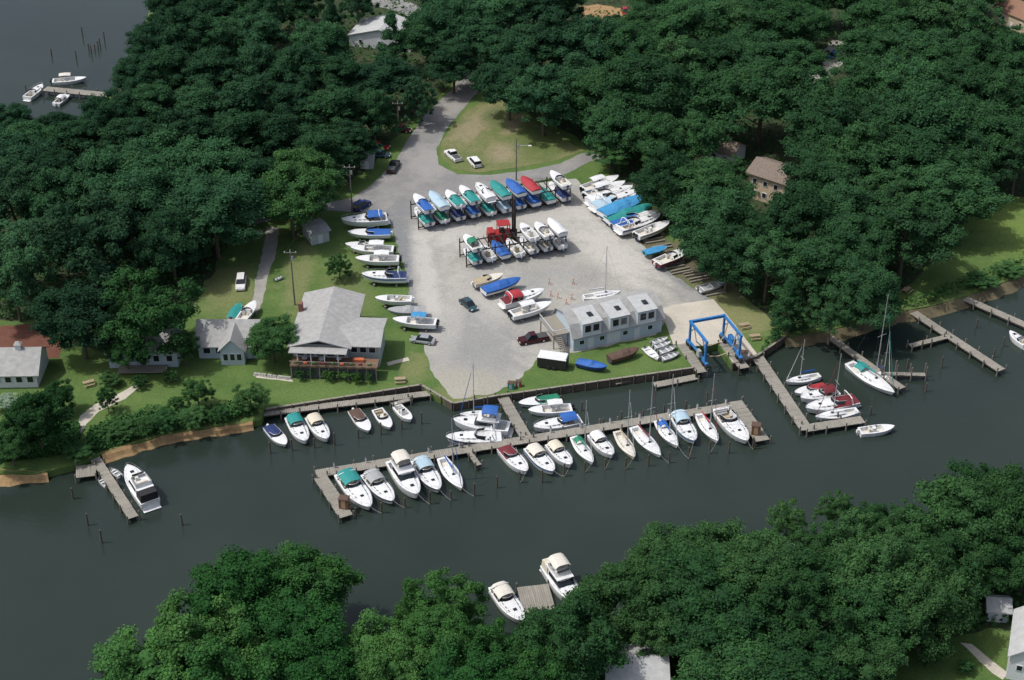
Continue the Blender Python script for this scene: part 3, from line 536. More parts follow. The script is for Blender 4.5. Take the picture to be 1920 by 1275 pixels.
for q in [('sl',925,772,862,776,'small sailboat farthest behind the flybridge yacht',dict(sailc='blue',mast=10)),
 ('fb',955,803,850,793,'big flybridge yacht with blue canopy between dock and shore',dict(top='blue',cover=None)),
 ('cr',940,818,836,822,'white cruiser lying nearest the main dock beside the big yacht',dict(top=None,cover='white',stripe='navy')),
 ('rb',1048,742,972,755,'runabout with green cockpit cover by the gangway',dict(cover='green',stripe='green')),
 ('cc',1072,762,990,769,'white open fishing boat behind the green covered runabout',dict(top='white')),
 ('cr',1088,785,1000,803,'white cruiser with blue canopy alongside the gangway',dict(top='blue'))]: boat(*q[:6],group=G,**q[6])
G='boats at the right dock'
for q in [('sl',1537,702,1473,715,'small sailboat with blue cover, farthest back at the right dock',dict(sailc='blue',mast=8)),
 ('rb',1548,720,1490,735,'small boat with red cover at the right dock',dict(cover='red')),
 ('cr',1570,732,1500,748,'white boat with maroon bimini at the right dock',dict(top='maroon')),
 ('cr',1605,748,1510,768,'white cruiser with dark red cockpit cover at the right dock',dict(cover='maroon')),
 ('sl',1608,768,1528,782,'white sailboat nearest the T end of the right dock',dict(sailc='red',mast=12)),
 ('cc',1612,806,1677,799,'white centre console fishing boat outside the T end',dict(top=None)),
 ('sl',1592,680,1677,738,'large white sloop with teal sail cover and very tall mast',dict(sailc='teal',top='teal',mast=17)),
 ('sl',1640,690,1668,712,'small sailboat half hidden behind the large teal-trimmed sloop',dict(sailc='navy',mast=9)),
 ('cr',1925,645,1893,622,'white boat cut by the right picture edge',dict(top=None)),]: boat(*q[:6],group=G,**q[6])
G='boats at the private docks'
for q in [('fb',283,945,240,880,'white express yacht with black cockpit cover at the left private pier',dict(cover='black',top=None)),
 ('cr',930,1098,980,1168,'white cruiser with cream canopy at the near private dock',dict(top='ivory')),
 ('fb',1030,1060,1085,1140,'white flybridge yacht with cream enclosure at the near private dock',dict(top='ivory',cover='cream')),
 ('cc',98,150,162,146,'white open boat with canopy on the far left lagoon pier',dict(top='ivory')),
 ('cr',50,182,80,160,'white cruiser at the left of the lagoon pier',dict(top=None)),
 ('rb',104,192,130,172,'second white boat moored below the lagoon pier',dict(top='white'))]: boat(*q[:6],group=G,**q[6])
boat('dg',225,886,206,872,'small white skiff on the left private pier',z=-.25,name='skiff',bunks=False)
boat('dg',200,905,184,890,'small pale tender floating between the platform and left pier',z=WZ,name='tender',bunks=False)
G='boats stored along the left edge of the lot'
LZ=.95
for q in [('cr',726,408,640,414,'white cruiser with blue bimini, farthest back in the left storage line',dict(top='blue')),
 ('rb',724,400,668,404,'white boat partly hidden behind the farthest left stored cruiser',dict(top='navy')),
 ('rb',732,433,652,434,'white runabout under blue cockpit cover in the left storage line',dict(cover='blue')),
 ('rb',706,457,647,456,'low white open boat in the left storage line',dict()),
 ('cc',738,465,657,464,'white fishing boat with white top in the left storage line',dict(top='white')),
 ('cc',748,483,666,484,'white fishing boat with tall console, middle of left storage line',dict(top='white')),
 ('cr',762,516,678,516,'white cruiser with dark blue cover in the left storage line',dict(cover='navy',stripe='blue')),
 ('cc',772,558,703,558,'white skiff with cream interior in the left storage line',dict(seat='tan')),
 ('cc',818,602,736,598,'white fishing boat with blue top and twin black motors',dict(top='sky'))]: boat(*q[:6],group=G,z=LZ,**q[6])
boat('cv',798,578,727,580,'boat wrapped in grey tarpaulin behind the blue topped fishing boat',cover='grey',z=LZ,group=G,hull='grey')
G='boats stored along the right edge of the lot'
for q in [('cc',1093,352,1160,330,'white fishing boat with blue edged top, farthest in right line',dict(top='white',stripe='blue')),
 ('cc',1098,364,1172,341,'white boat with arch second in the right storage line',dict(top='white')),
 ('cr',1104,376,1186,352,'white cruiser third in the right storage line',dict(cover='white')),
 ('cr',1112,386,1198,360,'white cruiser with pale cover left of the big blue tarp boat',dict(cover='lightblue')),
 ('cv',1128,398,1212,366,'big boat under bright blue tarpaulin in the right line',dict(cover='sky',z=1.5)),
 ('cv',1136,408,1222,384,'boat with pale teal cover in the right line',dict(cover='teal')),
 ('rb',1148,419,1232,396,'white boat with blue cockpit cover in the right line',dict(cover='blue')),
 ('cr',1160,428,1238,405,'white cruiser with dark blue stripe in right line',dict(stripe='navy',top=None)),
 ('cc',1193,438,1256,415,'cream skiff with tan stripe near the end of the right line',dict(stripe='tan')),
 ('dg',1208,468,1252,457,'small turquoise and white boat in the right line',dict(cover='sky',hull='teal')),
 ('rb',1230,490,1294,465,'dark red runabout with white deck in the right line',dict(hull='maroon')),
 ('dg',1310,537,1360,523,'white sailing dinghy on the grass right of the lot',dict(z=.5))]:
    kw=dict(z=LZ,group=G); kw.update(q[6]); kw.setdefault('bunks',True); boat(*q[:6],**kw)
G='boats standing in the middle of the lot'
for q in [('rb',888,527,944,512,'old tan wooden boat hull beside the blue covered boat',dict(hull='cream',cover='tan')),
 ('cv',906,542,976,521,'boat under blue cover in the middle of the lot',dict(cover='blue',stripe='navy')),
 ('cr',942,566,1020,545,'white boat with red canopy in the middle of the lot',dict(top='red',cover='maroon')),
 ('cc',958,587,1034,567,'white fishing boat with white top nearest the workshop',dict(top='white')),
 ('sl',1093,556,1165,546,'white sloop on stands behind the workshop with a thin mast',dict(mast=10,sailc='white'))]: boat(*q[:6],group=G,z=LZ,**q[6])
G='small boats on the front lawn'
boat('cv',1083,674,1138,687,'low boat under bright blue tarpaulin on the front lawn',cover='blue',z=.35,hull='navy',group=G,bunks=False)
boat('cv',1142,668,1198,652,'boat under brown tarpaulin on the front lawn',cover='brown',z=.45,hull='brown',group=G,bunks=False)
boat('dg',1210,645,1234,668,'plain white dinghy lying left of the inflatables',z=.2,group=G,bunks=False,seat='white')
boat('dg',1236,655,1268,643,'grey inflatable dinghy on the lawn, upper one',z=.2,group=G,bunks=False,hull='grey')
boat('dg',1240,667,1274,655,'grey inflatable dinghy on the lawn, lower one',z=.2,group=G,bunks=False,hull='grey')
boat('dg',1222,637,1252,627,'small dinghy lying nearest the workshop corner',z=.2,group=G,bunks=False)
boat('dg',1226,645,1258,635,'small dinghy second from the workshop corner',z=.25,group=G,bunks=False)
boat('rb',450,598,478,563,'grey open boat on blocks beside the cottage',z=.9,hull='grey',group=G,bunks=True)
boat('dg',432,590,450,563,'small boat under dark teal cover beside the cottage',z=.3,cover='teal',group=G,bunks=False)
boat('dg',514,518,530,512,'tiny white pram on the grass beside the driveway',z=.2,group=G,bunks=False)
# ---------------------------------------------------------------- racks
def rack(p0,p1,nb,dep,label,up,low,gl,L0):
    a,b2=P(*p0),P(*p1); d=(b2-a); W_=d.length; ax=d.normalized(); an=math.atan2(ax.y,ax.x); bk=Vector((-ax.y,ax.x,0))
    t=thing('boat_rack',label,'rack',a,an,'steel boat storage racks'); bay=W_/nb
    for i in range(nb+1):
        for y in(.4,dep-.4): MB().box((i*bay,y,2.1),(.2,.2,4.2)).build('post','rackblack',t)
    for zz in(.45,3.35):
        for y in(.4,dep-.4): MB().box((W_/2,y,zz),(W_,.16,.2)).build('long_beam','rackblack',t)
    for zz in(.58,3.48):
        for i in range(nb):
            for e in(.3,.7): MB().box(((i+e)*bay,dep/2,zz+.05),(.14,dep,.14)).build('cross_beam','rackblack',t)
    for lev,lst in((4.05,up),(1.15,low)):
        for i,(spec) in enumerate(lst):
            if not spec: continue
            kind,lab,kw=spec; c=a+ax*(i+.5)*bay; L=L0*rnd.uniform(.93,1.05); off=-1.0+rnd.uniform(-.25,.25)
            s=c+bk*off+ax*.35; e=c+bk*(off+L)-ax*.35
            boat(kind,0,0,0,0,lab,world=(s,e),z=lev,group=gl,beam=min(2.6,bay*.82),**kw)
rack((786,432),(1070,380),10,5.6,'long black two-tier boat rack at the back of the lot',
 [('rb','small white boat with blue cover at left end of back rack top tier',dict(cover='blue')),
  ('cv','white boat with pale blue cover, second on back rack top tier',dict(cover='lightblue')),
  ('rb','boat with teal cockpit cover, third on back rack top tier',dict(cover='teal')),
  ('rb','boat with teal cover, fourth on back rack top tier',dict(cover='teal',stripe='teal')),
  ('cr','white covered boat, fifth on back rack top tier',dict(cover='white')),
  ('cv','boat with turquoise full cover, sixth on back rack top tier',dict(cover='teal')),
  ('cv','boat with bright blue full cover, seventh on back rack top tier',dict(cover='blue')),
  ('cv','boat with red full cover on back rack top tier',dict(cover='red')),None,
  ('rb','white boat with cream seats at right end of back rack top tier',dict(seat='cream'))],
 [('rb','teal covered boat at left end of back rack bottom tier',dict(cover='teal')),('rb','green covered boat second on back rack bottom tier',dict(cover='green')),
  ('rb','navy covered boat third on back rack bottom tier',dict(cover='navy')),('rb','blue covered boat fourth on back rack bottom tier',dict(cover='blue',stripe='navy')),
  ('rb','teal covered boat fifth on back rack bottom tier',dict(cover='teal')),('rb','white covered boat sixth on back rack bottom tier',dict(cover='lightblue')),
  ('rb','blue covered boat seventh on back rack bottom tier',dict(cover='blue')),('cv','blue covered boat eighth on back rack bottom tier, below the red one',dict(cover='blue')),
  ('cv','turquoise covered boat ninth on back rack bottom tier',dict(cover='teal')),('rb','navy covered boat at right end of back rack bottom tier',dict(cover='navy'))],'boats on the back rack',7.2)
rack((876,503),(1062,470),7,5.0,'shorter black two-tier boat rack in the middle of the lot',
 [('rb','white boat with green bimini on left top of the middle rack',dict(top='green',cover=None)),None,None,None,
  ('cc','white boat on top tier of middle rack right of the forklift',dict()),('rb','white runabout second right of the forklift on middle rack top',dict()),('cv','white covered boat at right top of the middle rack',dict(cover='white'))],
 [('rb','white boat with teal cover at left bottom of middle rack',dict(cover='teal')),('cc','cream skiff second on middle rack bottom tier',dict(seat='tan')),
  ('cv','blue covered boat third on middle rack bottom tier',dict(cover='blue')),('cc','white skiff fourth on middle rack bottom tier',dict(seat='tan')),
  ('rb','white boat fifth on middle rack bottom tier',dict()),('rb','white boat sixth on middle rack bottom tier',dict(seat='tan')),('cc','white boat at right bottom of middle rack',dict())],'boats on the middle rack',6.0)
# ---------------------------------------------------------------- docks
def dock(p0,p1,w,label,z=-.35,step=3.2,name='dock',pz=.75,m='planks',pm='greypile',piles=(1,1),group='wooden docks'):
    a,b2=P(*p0,z),P(*p1,z); d=b2-a; L=d.length; an=math.atan2(d.y,d.x)
    t=thing(name,label,'dock',(a.x,a.y,WZ),an,group); zz=z-WZ; mb=MB(); k=int(L/.3)
    for i in range(k): mb.box(((i+.5)*L/k,rnd.uniform(-.03,.03),zz-.03+rnd.uniform(-.012,.012)),(L/k-.03,w,.06))
    mb.build('deck',m,t)
    for y in(-w*.42,0,w*.42): MB().box((L/2,y,zz-.2),(L,.12,.26)).build('stringer','pile',t)
    n=max(1,int(L/step))
    for i in range(n+1):
        for s,on in((-1,piles[0]),(1,piles[1])):
            if on: MB().tube((i*L/n,s*(w/2+.14),-1.5),(i*L/n,s*(w/2+.14),zz+pz*rnd.uniform(.7,1.2)),.15,7,.13).build('piling',pm,t)
    return t,a,an
dock((592,888),(1396,757),2.0,'long main dock of weathered planks across the marina basin')
dock((600,893),(649,968),2.2,'cross dock at the left end of the main dock'); dock((1378,752),(1430,826),2.6,'cross dock at the right end of the main dock')
dock((940,740),(988,822),2.0,'gangway dock joining the lawn to the main dock',z=-.3)
dock((873,838),(898,872),.9,'narrow finger pier below the main dock',step=2.5); dock((735,758),(768,748),.9,'narrow finger pier by the left bulkhead',step=2)
dock((490,775),(806,737),1.6,'plank walkway running along the left bulkhead',piles=(1,0),z=-.3)
dock((1420,668),(1513,806),2.2,'walkway of the right dock running out from shore',z=-.3); dock((1508,803),(1618,786),2.0,'T end of the right dock')
dock((1557,632),(1692,728),1.5,'narrow pier beside the large teal-trimmed sloop'); dock((1708,582),(1878,694),1.8,'long private pier right of the sloop'); dock((1706,648),(1778,630),1.2,'side branch of the long private pier')
dock((1800,555),(1930,612),1.8,'private pier at the right picture edge'); dock((148,812),(250,970),1.6,'private pier below the far left garden',z=-.4)
dock((142,885),(180,880),3.2,'small square platform on the left private pier',step=3); dock((975,1125),(1035,1118),5.5,'square platform dock between the two near yachts',step=5); dock((1005,1145),(1015,1200),1.6,'short walkway from near bank to platform dock')
dock((84,166),(225,180),2.6,'far pier in the upper left lagoon',z=-.1); dock((1152,716),(1290,684),1.6,'low work float along the shop bulkhead',z=-.7,piles=(0,0)); dock((1226,722),(1306,706),1.6,'float with long dark beams beside the lift slip',z=-.8,piles=(1,0))
dock((1278,645),(1316,698),1.9,'left finger pier of the boat lift slip',z=.08,pm='pile'); dock((1357,642),(1396,690),1.9,'right finger pier of the boat lift slip',z=.08,pm='pile')
dock((1652,700),(1735,702),1.0,'frame dock of the small boat hoist',step=2.2,pz=2.2)
def bulk(p0,p1,label):
    a,b2=P(*p0),P(*p1); d=b2-a; L=d.length; t=thing('bulkhead',label,'retaining wall',a,math.atan2(d.y,d.x),'timber bulkheads')
    MB().box((L/2,-.12,-.9),(L,.16,2.1)).build('wall','pile',t); MB().box((L/2,-.1,.2),(L,.4,.1)).build('cap','timber',t)
    n=int(L/2.2)
    for i in range(n+1): MB().tube((i*L/max(n,1),-.33,-2.4),(i*L/max(n,1),-.33,.35),.13,6).build('pile','pile',t)
for q in [((497,768),(790,722),'timber bulkhead below the clubhouse lawn'),((790,722),(850,757),'short angled bulkhead at the lot tip'),((850,757),(935,742),'bulkhead at the grassy lot tip left of gangway'),((935,742),(1300,690),'timber bulkhead below the workshop lawn'),((1372,682),(1418,668),'short bulkhead right of the lift slip'),((1418,668),(1470,632),'angled bulkhead running to the right wood')]: bulk(*q)
grp=[('mooring piling off the near side of main dock',PSET),
 ('mooring piling off the left bulkhead slips',[(507,850),(548,845),(590,840),(628,835),(672,822),(714,815),(754,805),(790,795)]),
 ('lone piling standing in the dark creek',[(137,935),(165,985),(191,1018),(342,985),(190,1262),(385,1160),(903,1130),(903,1155)]),
 ('piling in the upper left lagoon',[(155,68),(196,76),(97,105),(143,110),(167,95),(172,100),(178,95),(184,92),(188,86),(50,175)]),
 ('piling beside the right dock and piers',[(1570,790),(1632,778),(1548,742),(1765,690),(1728,655),(1862,670),(1880,650),(1700,690),(1735,735),(1650,665),(1830,615)]),
 ('piling between the main dock and the shore',[(890,762),(915,765),(1090,770),(1130,800),(1165,790),(1205,785),(1245,775),(1285,768),(1325,758)])]
for lab,pts in grp:
    for i,(x,y) in enumerate(sorted(pts)):
        p=P(x,y,WZ); h=rnd.uniform(1.7,2.6); tp='tall ' if h>2.3 else ''
        b2=MB().tube((0,0,-1),(rnd.uniform(-.08,.08),0,h),.17,8,.14)
        o=b2.build('piling','pile',None,False,p); tag(o,f"{ORD[i]} {tp}{lab}, counted from the left",'piling',lab.replace('piling','pilings')+' group')
a,b2=P(592,888,-.35),P(1396,757,-.35); an=math.atan2((b2-a).y,(b2-a).x); nv=Vector((-math.sin(an),math.cos(an),0))
for i in range(14):
    p=a.lerp(b2,(i+.6)/14.2)+nv*.75; t=thing('power_pedestal',f"{ORD[i]} small white power post on the main dock, from the left",'power post',p,an,'power posts on the main dock')
    MB().box((0,0,.5),(.22,.22,1.0)).build('post','white',t); MB().box((0,0,1.06),(.3,.3,.12),0,.6).build('cap','darkgrey',t)
# ---------------------------------------------------------------- cars
def car(kind,rx,ry,fx,fy,label,colr,cat='car'):
    a,b2=P(rx,ry,.6),P(fx,fy,.6); c=(a+b2)/2; d=b2-a; hd=math.atan2(d.y,d.x); L={'car':4.6,'suv':4.8,'pickup':5.6}[kind]; W_=1.8 if kind=='car' else 1.95
    t=thing({'car':'parked_car','suv':'parked_car','pickup':'pickup_truck'}[kind],label,cat,(c.x,c.y,.03),hd,'cars and trucks parked around the marina')
    belt,top={'car':(.78,1.42),'suv':(.95,1.7),'pickup':(1.0,1.75)}[kind]; x0=-L/2
    prof={'car':[(0,.55,.8),(.02,.82,.95),(.18,.88,1),(.3,.9,1),(.7,.88,1),(.74,.84,1),(.93,.7,.95),(1,.5,.8)],'suv':[(0,.6,.85),(.015,.98,.97),(.3,1,1),(.68,1,1),(.74,.96,1),(.95,.86,.95),(1,.55,.85)],'pickup':[(0,.6,.9),(.01,.98,.98),(.3,1,1),(.7,1,1),(.75,.98,1),(.96,.9,.97),(1,.6,.88)]}[kind]
    sc=belt/.9 if kind=='car' else 1
    mb=MB(); mb.loft([[(x0+L*u,-W_/2*k,.28),(x0+L*u,-W_/2*k,z_*.75*sc),(x0+L*u,-W_/2*k*.9,z_*sc),(x0+L*u,W_/2*k*.9,z_*sc),(x0+L*u,W_/2*k,z_*.75*sc),(x0+L*u,W_/2*k,.28)] for u,z_,k in prof],True,True); mb.build('body',colr,t)
    u0,u1,u2,u3={'car':(.12,.26,.58,.76),'suv':(.02,.07,.58,.74),'pickup':(.4,.43,.62,.74)}[kind]; w=W_/2*.88
    MB().loft([[(x0+L*u0,-w,belt),(x0+L*u3,-w,belt),(x0+L*u3,w,belt),(x0+L*u0,w,belt)],[(x0+L*u1,-w*.82,top-.05),(x0+L*u2,-w*.82,top-.05),(x0+L*u2,w*.82,top-.05),(x0+L*u1,w*.82,top-.05)]],True,True).build('window_glass','glass',t)
    MB().box((x0+L*(u1+u2)/2,0,top-.01),(L*(u2-u1)+.1,w*1.66,.08),0,.94).build('roof',colr,t)
    if kind=='pickup': MB().box((x0+L*.2,0,1.02),(L*.34,W_*.8,.04)).build('load_bed','darkgrey',t)
    for u in(.19,.8):
        for s in(-1,1):
            wh=MB().tube((x0+L*u,s*(W_/2-.2),.34),(x0+L*u,s*(W_/2+.02),.34),.34,12).build('wheel','rubber',t); MB().tube((x0+L*u,s*(W_/2),.34),(x0+L*u,s*(W_/2+.035),.34),.2,8).build('rim','alu',wh)
    for s in(-1,1):
        MB().box((x0+L*.985,s*W_*.34,.62*sc+.05),(.12,.35,.14)).build('headlight','lamp',t); MB().box((x0+.03,s*W_*.36,.75*sc),(.1,.22,.2)).build('taillight','redlamp',t)
for q in [('pickup',863,303,836,280,'white pickup truck on the meadow edge','carwhite'),('suv',900,315,879,292,'white van right of the white pickup on the meadow','carwhite'),('pickup',732,322,743,302,'dark pickup truck beside the road sheds','carblack'),
 ('car',689,270,735,277,'red car parked in the shade by the sheds','carred'),('car',696,288,730,290,'teal car parked below the red car','carteal'),('car',734,240,772,244,'dark red car half under trees on the road','carmaroon'),
 ('car',864,558,893,582,'grey-green sedan driving across the gravel lot','carteal'),('car',813,639,773,634,'silver white sedan parked by the clubhouse lawn','silver'),('pickup',1028,630,971,640,'dark maroon pickup beside the workshop stairs','carmaroon'),
 ('suv',453,516,450,545,'white van on the grass behind the cottage','carwhite'),('car',1555,108,1575,96,'bright blue car on the far right lane','carblue'),('car',1168,12,1176,30,'red car at the top edge clearing','carred'),('suv',667,392,688,378,'dark blue van at the road corner shed','navy')]: car(*q)
a=P(1007,690,0); b2=P(1058,697,0); d=b2-a; t=thing('box_trailer','black enclosed trailer with white roof on the front lawn','trailer',a,math.atan2(d.y,d.x))
MB().box((2.6,1.2,1.3),(5.2,2.4,1.9)).build('body','black',t); MB().loft([[(0,-.03,2.26),(5.2,-.03,2.26),(5.2,2.43,2.26),(0,2.43,2.26)],[(.1,.2,2.5),(5.1,.2,2.5),(5.1,2.2,2.5),(.1,2.2,2.5)]],True,True).build('roof','white',t)
for x in(2,3):
    for y in(-.06,2.46): MB().tube((x,y-.1,.36),(x,y+.1,.36),.36,10).build('wheel','rubber',t)
MB().box((-.02,1.2,1.25),(.06,2.2,1.7)).build('door','grey',t); MB().box((5.8,1.2,.45),(1.3,.1,.1)).build('tow_bar','black',t)
p=P(945,452); t=thing('forklift','red marina forklift with tall black mast behind the middle rack','forklift',p,R(12)); t.scale=(1.35,1.35,1.25)
MB().box((-.6,0,1.2),(3.2,2.1,1.1),0,.93).box((-2.0,0,1.5),(1.0,2.1,1.6),0,.85).build('body','forkred',t); cg=MB()
for x in(-.9,.7):
    for y in(-.8,.8): cg.tube((x,y,1.7),(x,y,3.3),.07,5)
cg.box((-.1,0,3.35),(1.9,1.8,.1)); cg.build('roll_cage','forkred',t); MB().box((-.3,0,2.0),(.7,.8,.7)).build('seat','black',t)
mt=MB()
for y in(-.6,.6): mt.box((1.5,y,4.0),(.34,.3,7.6))
for z in(.8,3,5,7.7): mt.box((1.5,0,z),(.2,1.2,.25))
mt.build('mast','rackblack',t)
for y in(-.7,.7): MB().box((2.6,y,.8),(2.0,.2,.1)).build('fork','rackblack',t)
for x,r in((.9,.75),(-1.8,.6)):
    for y in(-1.1,1.1): w=MB().tube((x,y-.2,r),(x,y+.2,r),r,14).build('wheel','rubber',t); MB().tube((x,y-.22,r),(x,y+.22,r),r*.5,10).build('rim','yellow',w)
p=P(1338,664,0); dv=P(1396,690)-P(1357,642); hd=math.atan2(dv.y,dv.x); t=thing('boat_lift','blue four-legged travelling boat lift with slings over the slip','boat lift',(p.x,p.y,.1),hd)
WL,LL,HL=6.6,6.8,5.1
for x in(-LL/2,LL/2):
    for y in(-WL/2,WL/2):
        MB().box((x,y,HL/2+.5),(.42,.36,HL-.8),0,.85).build('leg','liftblue',t)
        for e in(-.65,.65): MB().tube((x+e,y-.22,.5),(x+e,y+.22,.5),.5,12).build('wheel','rubber',t)
        MB().box((x,y,1.05),(1.9,.5,.3)).build('wheel_frame','liftblue',t)
for y in(-WL/2,WL/2):
    MB().box((0,y,HL+.2),(LL+.8,.36,.45)).build('side_beam','liftblue',t); MB().box((0,y,1.3),(LL,.3,.35)).build('lower_beam','liftblue',t)
    MB().tube((-LL/2,y,3.2),(-LL/2+1.8,y,HL),.1,6).build('brace','liftblue',t); MB().tube((LL/2,y,3.2),(LL/2-1.8,y,HL),.1,6).build('brace','liftblue',t)
MB().box((-LL/2,0,HL+.25),(.42,WL,.5)).build('cross_beam','liftblue',t); MB().box((-1,WL/2+.6,1.7),(2.0,.8,1.1),0,.9).build('engine_box','liftblue',t); MB().box((1.6,-WL/2-.4,1.9),(1.1,.6,1.3),0,.9).build('winch_box','grey',t)
for x in(-1.8,1.8): MB().poly([(x,-WL/2,HL),(x,-WL/2+.6,2.0),(x,-WL/4,.9),(x,0,.6),(x,WL/4,.9),(x,WL/2-.6,2.0),(x,WL/2,HL)],.1,4).build('sling','tan',t)
def pole(x,y,h,label,arm=None):
    p=P(x,y); t=thing('utility_pole' if not arm else 'street_lamp',label,'pole',p,0); MB().tube((0,0,0),(0,0,h),.17,8,.11).build('pole','greypile',t)
    if arm: MB().poly([(0,0,h-2),(1.2,0,h-1.7),(2.6,0,h-1.7)],.05,5).build('lamp_arm','alu',t); MB().box((2.9,0,h-1.75),(.8,.3,.16),0,.8).build('lamp_head','lamp',t)
    else:
        MB().box((0,-.12,h-.6),(2.4,.12,.14)).build('crossarm','greypile',t)
        for s in(-1,0,1): MB().tube((s*1.05,-.12,h-.53),(s*1.05,-.12,h-.3),.06,6).build('insulator','lamp',t)
    MB().tube((.3,0,h-2.2),(.3,0,h-1.4),.2,8).build('transformer','grey',t)
    return p
pa=pole(661,402,11.5,'tall utility pole at the corner of road and lot'); pb=pole(553,572,12,'utility pole beside the clubhouse chimney'); pc=pole(968,338,10,'lamp pole behind the back boat rack',1); pole(748,250,8,'utility pole among trees by the road bend')
for k,u in enumerate((-1.05,1.05)):
    pts=[]
    for i in range(9):
        s=i/8; q=pa.lerp(pb,s); pts.append((q.x+u,q.y-.12,10.9+.5*s-2.4*s*(1-s)))
    o=MB().poly(pts,.02,3).build('power_cable','black'); tag(o,('left' if k==0 else 'right')+' overhead cable between the two tall utility poles','cable','overhead cables')
for i,(x,y) in enumerate([(1030,533),(1033,556),(1046,560),(1062,571),(1072,562),(1075,533)]):
    p=P(x,y); h=.8; mb=MB()
    for k in range(3): mb.tube((.4*math.cos(k*2.09),.4*math.sin(k*2.09),0),(0,0,h*.75),.04,5)
    o=mb.tube((0,0,h*.6),(0,0,h+.3),.04,6).box((0,0,h+.32),(.3,.3,.06)).build('jack_stand','orange',None,False,p); tag(o,f"{ORD[i]} small orange three-legged boat stand on the gravel behind the workshop",'boat stand','orange boat stands on the gravel')
k=0
for (x,y) in [(1225,450),(1240,462),(1262,497),(1275,507),(1300,512),(1310,522),(1340,548),(1215,437)]:
    for e in(0,1):
        p=P(x+e*3,y+e*5); o=MB().box((0,0,.2),(4.2,.3,.3),.35+rnd.uniform(-.05,.05)).build('timber_beam','timber',None,False,p); tag(o,f"{ORD[k]} long timber on the grass right of the lot, from the back",'timber','loose timbers right of the lot'); k+=1
# ---------------------------------------------------------------- buildings
def win(par,x,y,z,w,h,rot=0,nm='window',fr=.22):
    f=MB().box((x,y,z),(w,.12,h),rot).build(nm,'wallwhite',par); MB().box((x,y,z),(w-fr,.16,h-fr),rot).build('pane','glass',f); return f
def gable(par,x0,x1,y0,y1,ze,zr,m,ax='y',ov=.5,th=.16,wm=None,name='roof'):
    mb=MB()
    if ax=='y':
        xm=(x0+x1)/2; s=(zr-ze)/(xm-x0); e=ze-s*ov; q=[(x0-ov,e),(xm,zr),(x1+ov,e)]
        mb.loft([[(x,y,z) for x,z in q]+[(x,y,z+th) for x,z in q[::-1]] for y in(y0-ov,y1+ov)],True,True)
        if wm:
            for y in(y0,y1): MB().add([(x0,y,ze-.03),(x1,y,ze-.03),(xm,y,zr-.03)],[(0,1,2)]).build('gable_wall',wm,par)
    else:
        ym=(y0+y1)/2; s=(zr-ze)/(ym-y0); e=ze-s*ov; q=[(y0-ov,e),(ym,zr),(y1+ov,e)]
        mb.loft([[(x,y,z) for y,z in q]+[(x,y,z+th) for y,z in q[::-1]] for x in(x0-ov,x1+ov)],True,True)
        if wm:
            for x in(x0,x1): MB().add([(x,y0,ze-.03),(x,y1,ze-.03),(x,ym,zr-.03)],[(0,1,2)]).build('gable_wall',wm,par)
    return mb.build(name,m,par)
def bld(name,label,p0,p1,cat='house'):
    a,b2=P(*p0),P(*p1); d=b2-a; return thing(name,label,cat,a,math.atan2(d.y,d.x)),d.length
t,W_=bld('clubhouse','grey-roofed clubhouse with planted timber deck facing the creek',(553,692),(710,697),'building')
mw=W_*.64; dp=16.5; MB().box((mw/2,dp/2,2.65),(mw,dp,5.3)).build('wall','wallgrey',t); MB().box(((mw+W_)/2,5.2,2.55),(W_-mw,7.5,5.1)).build('wing_wall','wallgrey',t)
gable(t,0,mw,0,dp,5.3,6.6,'roofgrey','y',.9,wm='wallgrey'); gable(t,mw-3.0,W_,.6,9,5.1,5.9,'roofgrey','x',.6,wm='wallgrey',name='wing_roof')
MB().box((-.4,11,3.5),(.7,1.1,7.0)).build('chimney','brick',t)
MB().box((W_/2,-1.5,2.6),(W_+.4,3.0,.2)).build('deck_floor','deckwood',t); MB().box((W_/2,-2.7,1.25),(W_,.1,2.4)).build('screen_wall','screen',t)
for i in range(10): MB().box((i*W_/9,-2.85,1.25),(.18,.14,2.5)).build('deck_post','timber',t)
mb=MB(); mb.box((W_/2,-2.95,3.65),(W_+.4,.1,.1)); mb.box((W_/2,-2.95,2.8),(W_+.4,.06,.08))
for i in range(60): mb.box((i*W_/59,-2.95,3.2),(.05,.05,.85))
mb.build('railing','timber',t)
for i in range(9): MB().box((1+i*(W_-2)/8,-3.15,3.5),(.7,.28,.24)).box((1.1+i*(W_-2)/8,-3.15,3.65),(.5,.35,.2),.4,.6).build('flower_box',('foliagegreen','orange','foliagegreen','maroon')[i%4],t)
MB().box((W_*.78,-1.0,3.0),(1.9,.8,.6)).build('deck_sofa','orange',t)
for k in range(5): win(t,1.2+k*1.8,-.04,3.95,1.5,2.0)
for k in range(3): win(t,mw+1+k*1.6,1.4,3.9,1.3,1.8)
MB().add([(1,-.07,5.4),(mw-1,-.07,5.4),(mw/2,-.07,6.45)],[(0,1,2)]).build('gable_window','glass',t)
for k in range(4): MB().box((1.2+k*(mw-2.4)/3,-2.6,3.95),(.14,.14,2.5)).build('porch_post','wallwhite',t)
MB().box((mw/2,-1.5,5.2),(mw+.6,2.5,.12)).build('porch_roof','roofgrey',t)
for k in range(3): win(t,-.03,4+k*4,3.8,1.2,1.2,R(90))
for i,(x,y) in enumerate([(2.2,-1.4),(5.2,-1.6),(8.2,-1.3)]):
    q=t.location+Vector((math.cos(t.rotation_euler.z)*x-math.sin(t.rotation_euler.z)*y,math.sin(t.rotation_euler.z)*x+math.cos(t.rotation_euler.z)*y,2.7))
    d_=thing('deck_table',f"{ORD[i]} small round table on the clubhouse deck, from the left",'table',q,0,'tables on the clubhouse deck'); MB().tube((0,0,.7),(0,0,.76),.5,12).build('table_top','wallwhite',d_); MB().tube((0,0,0),(0,0,.7),.06,6).build('leg','darkgrey',d_)
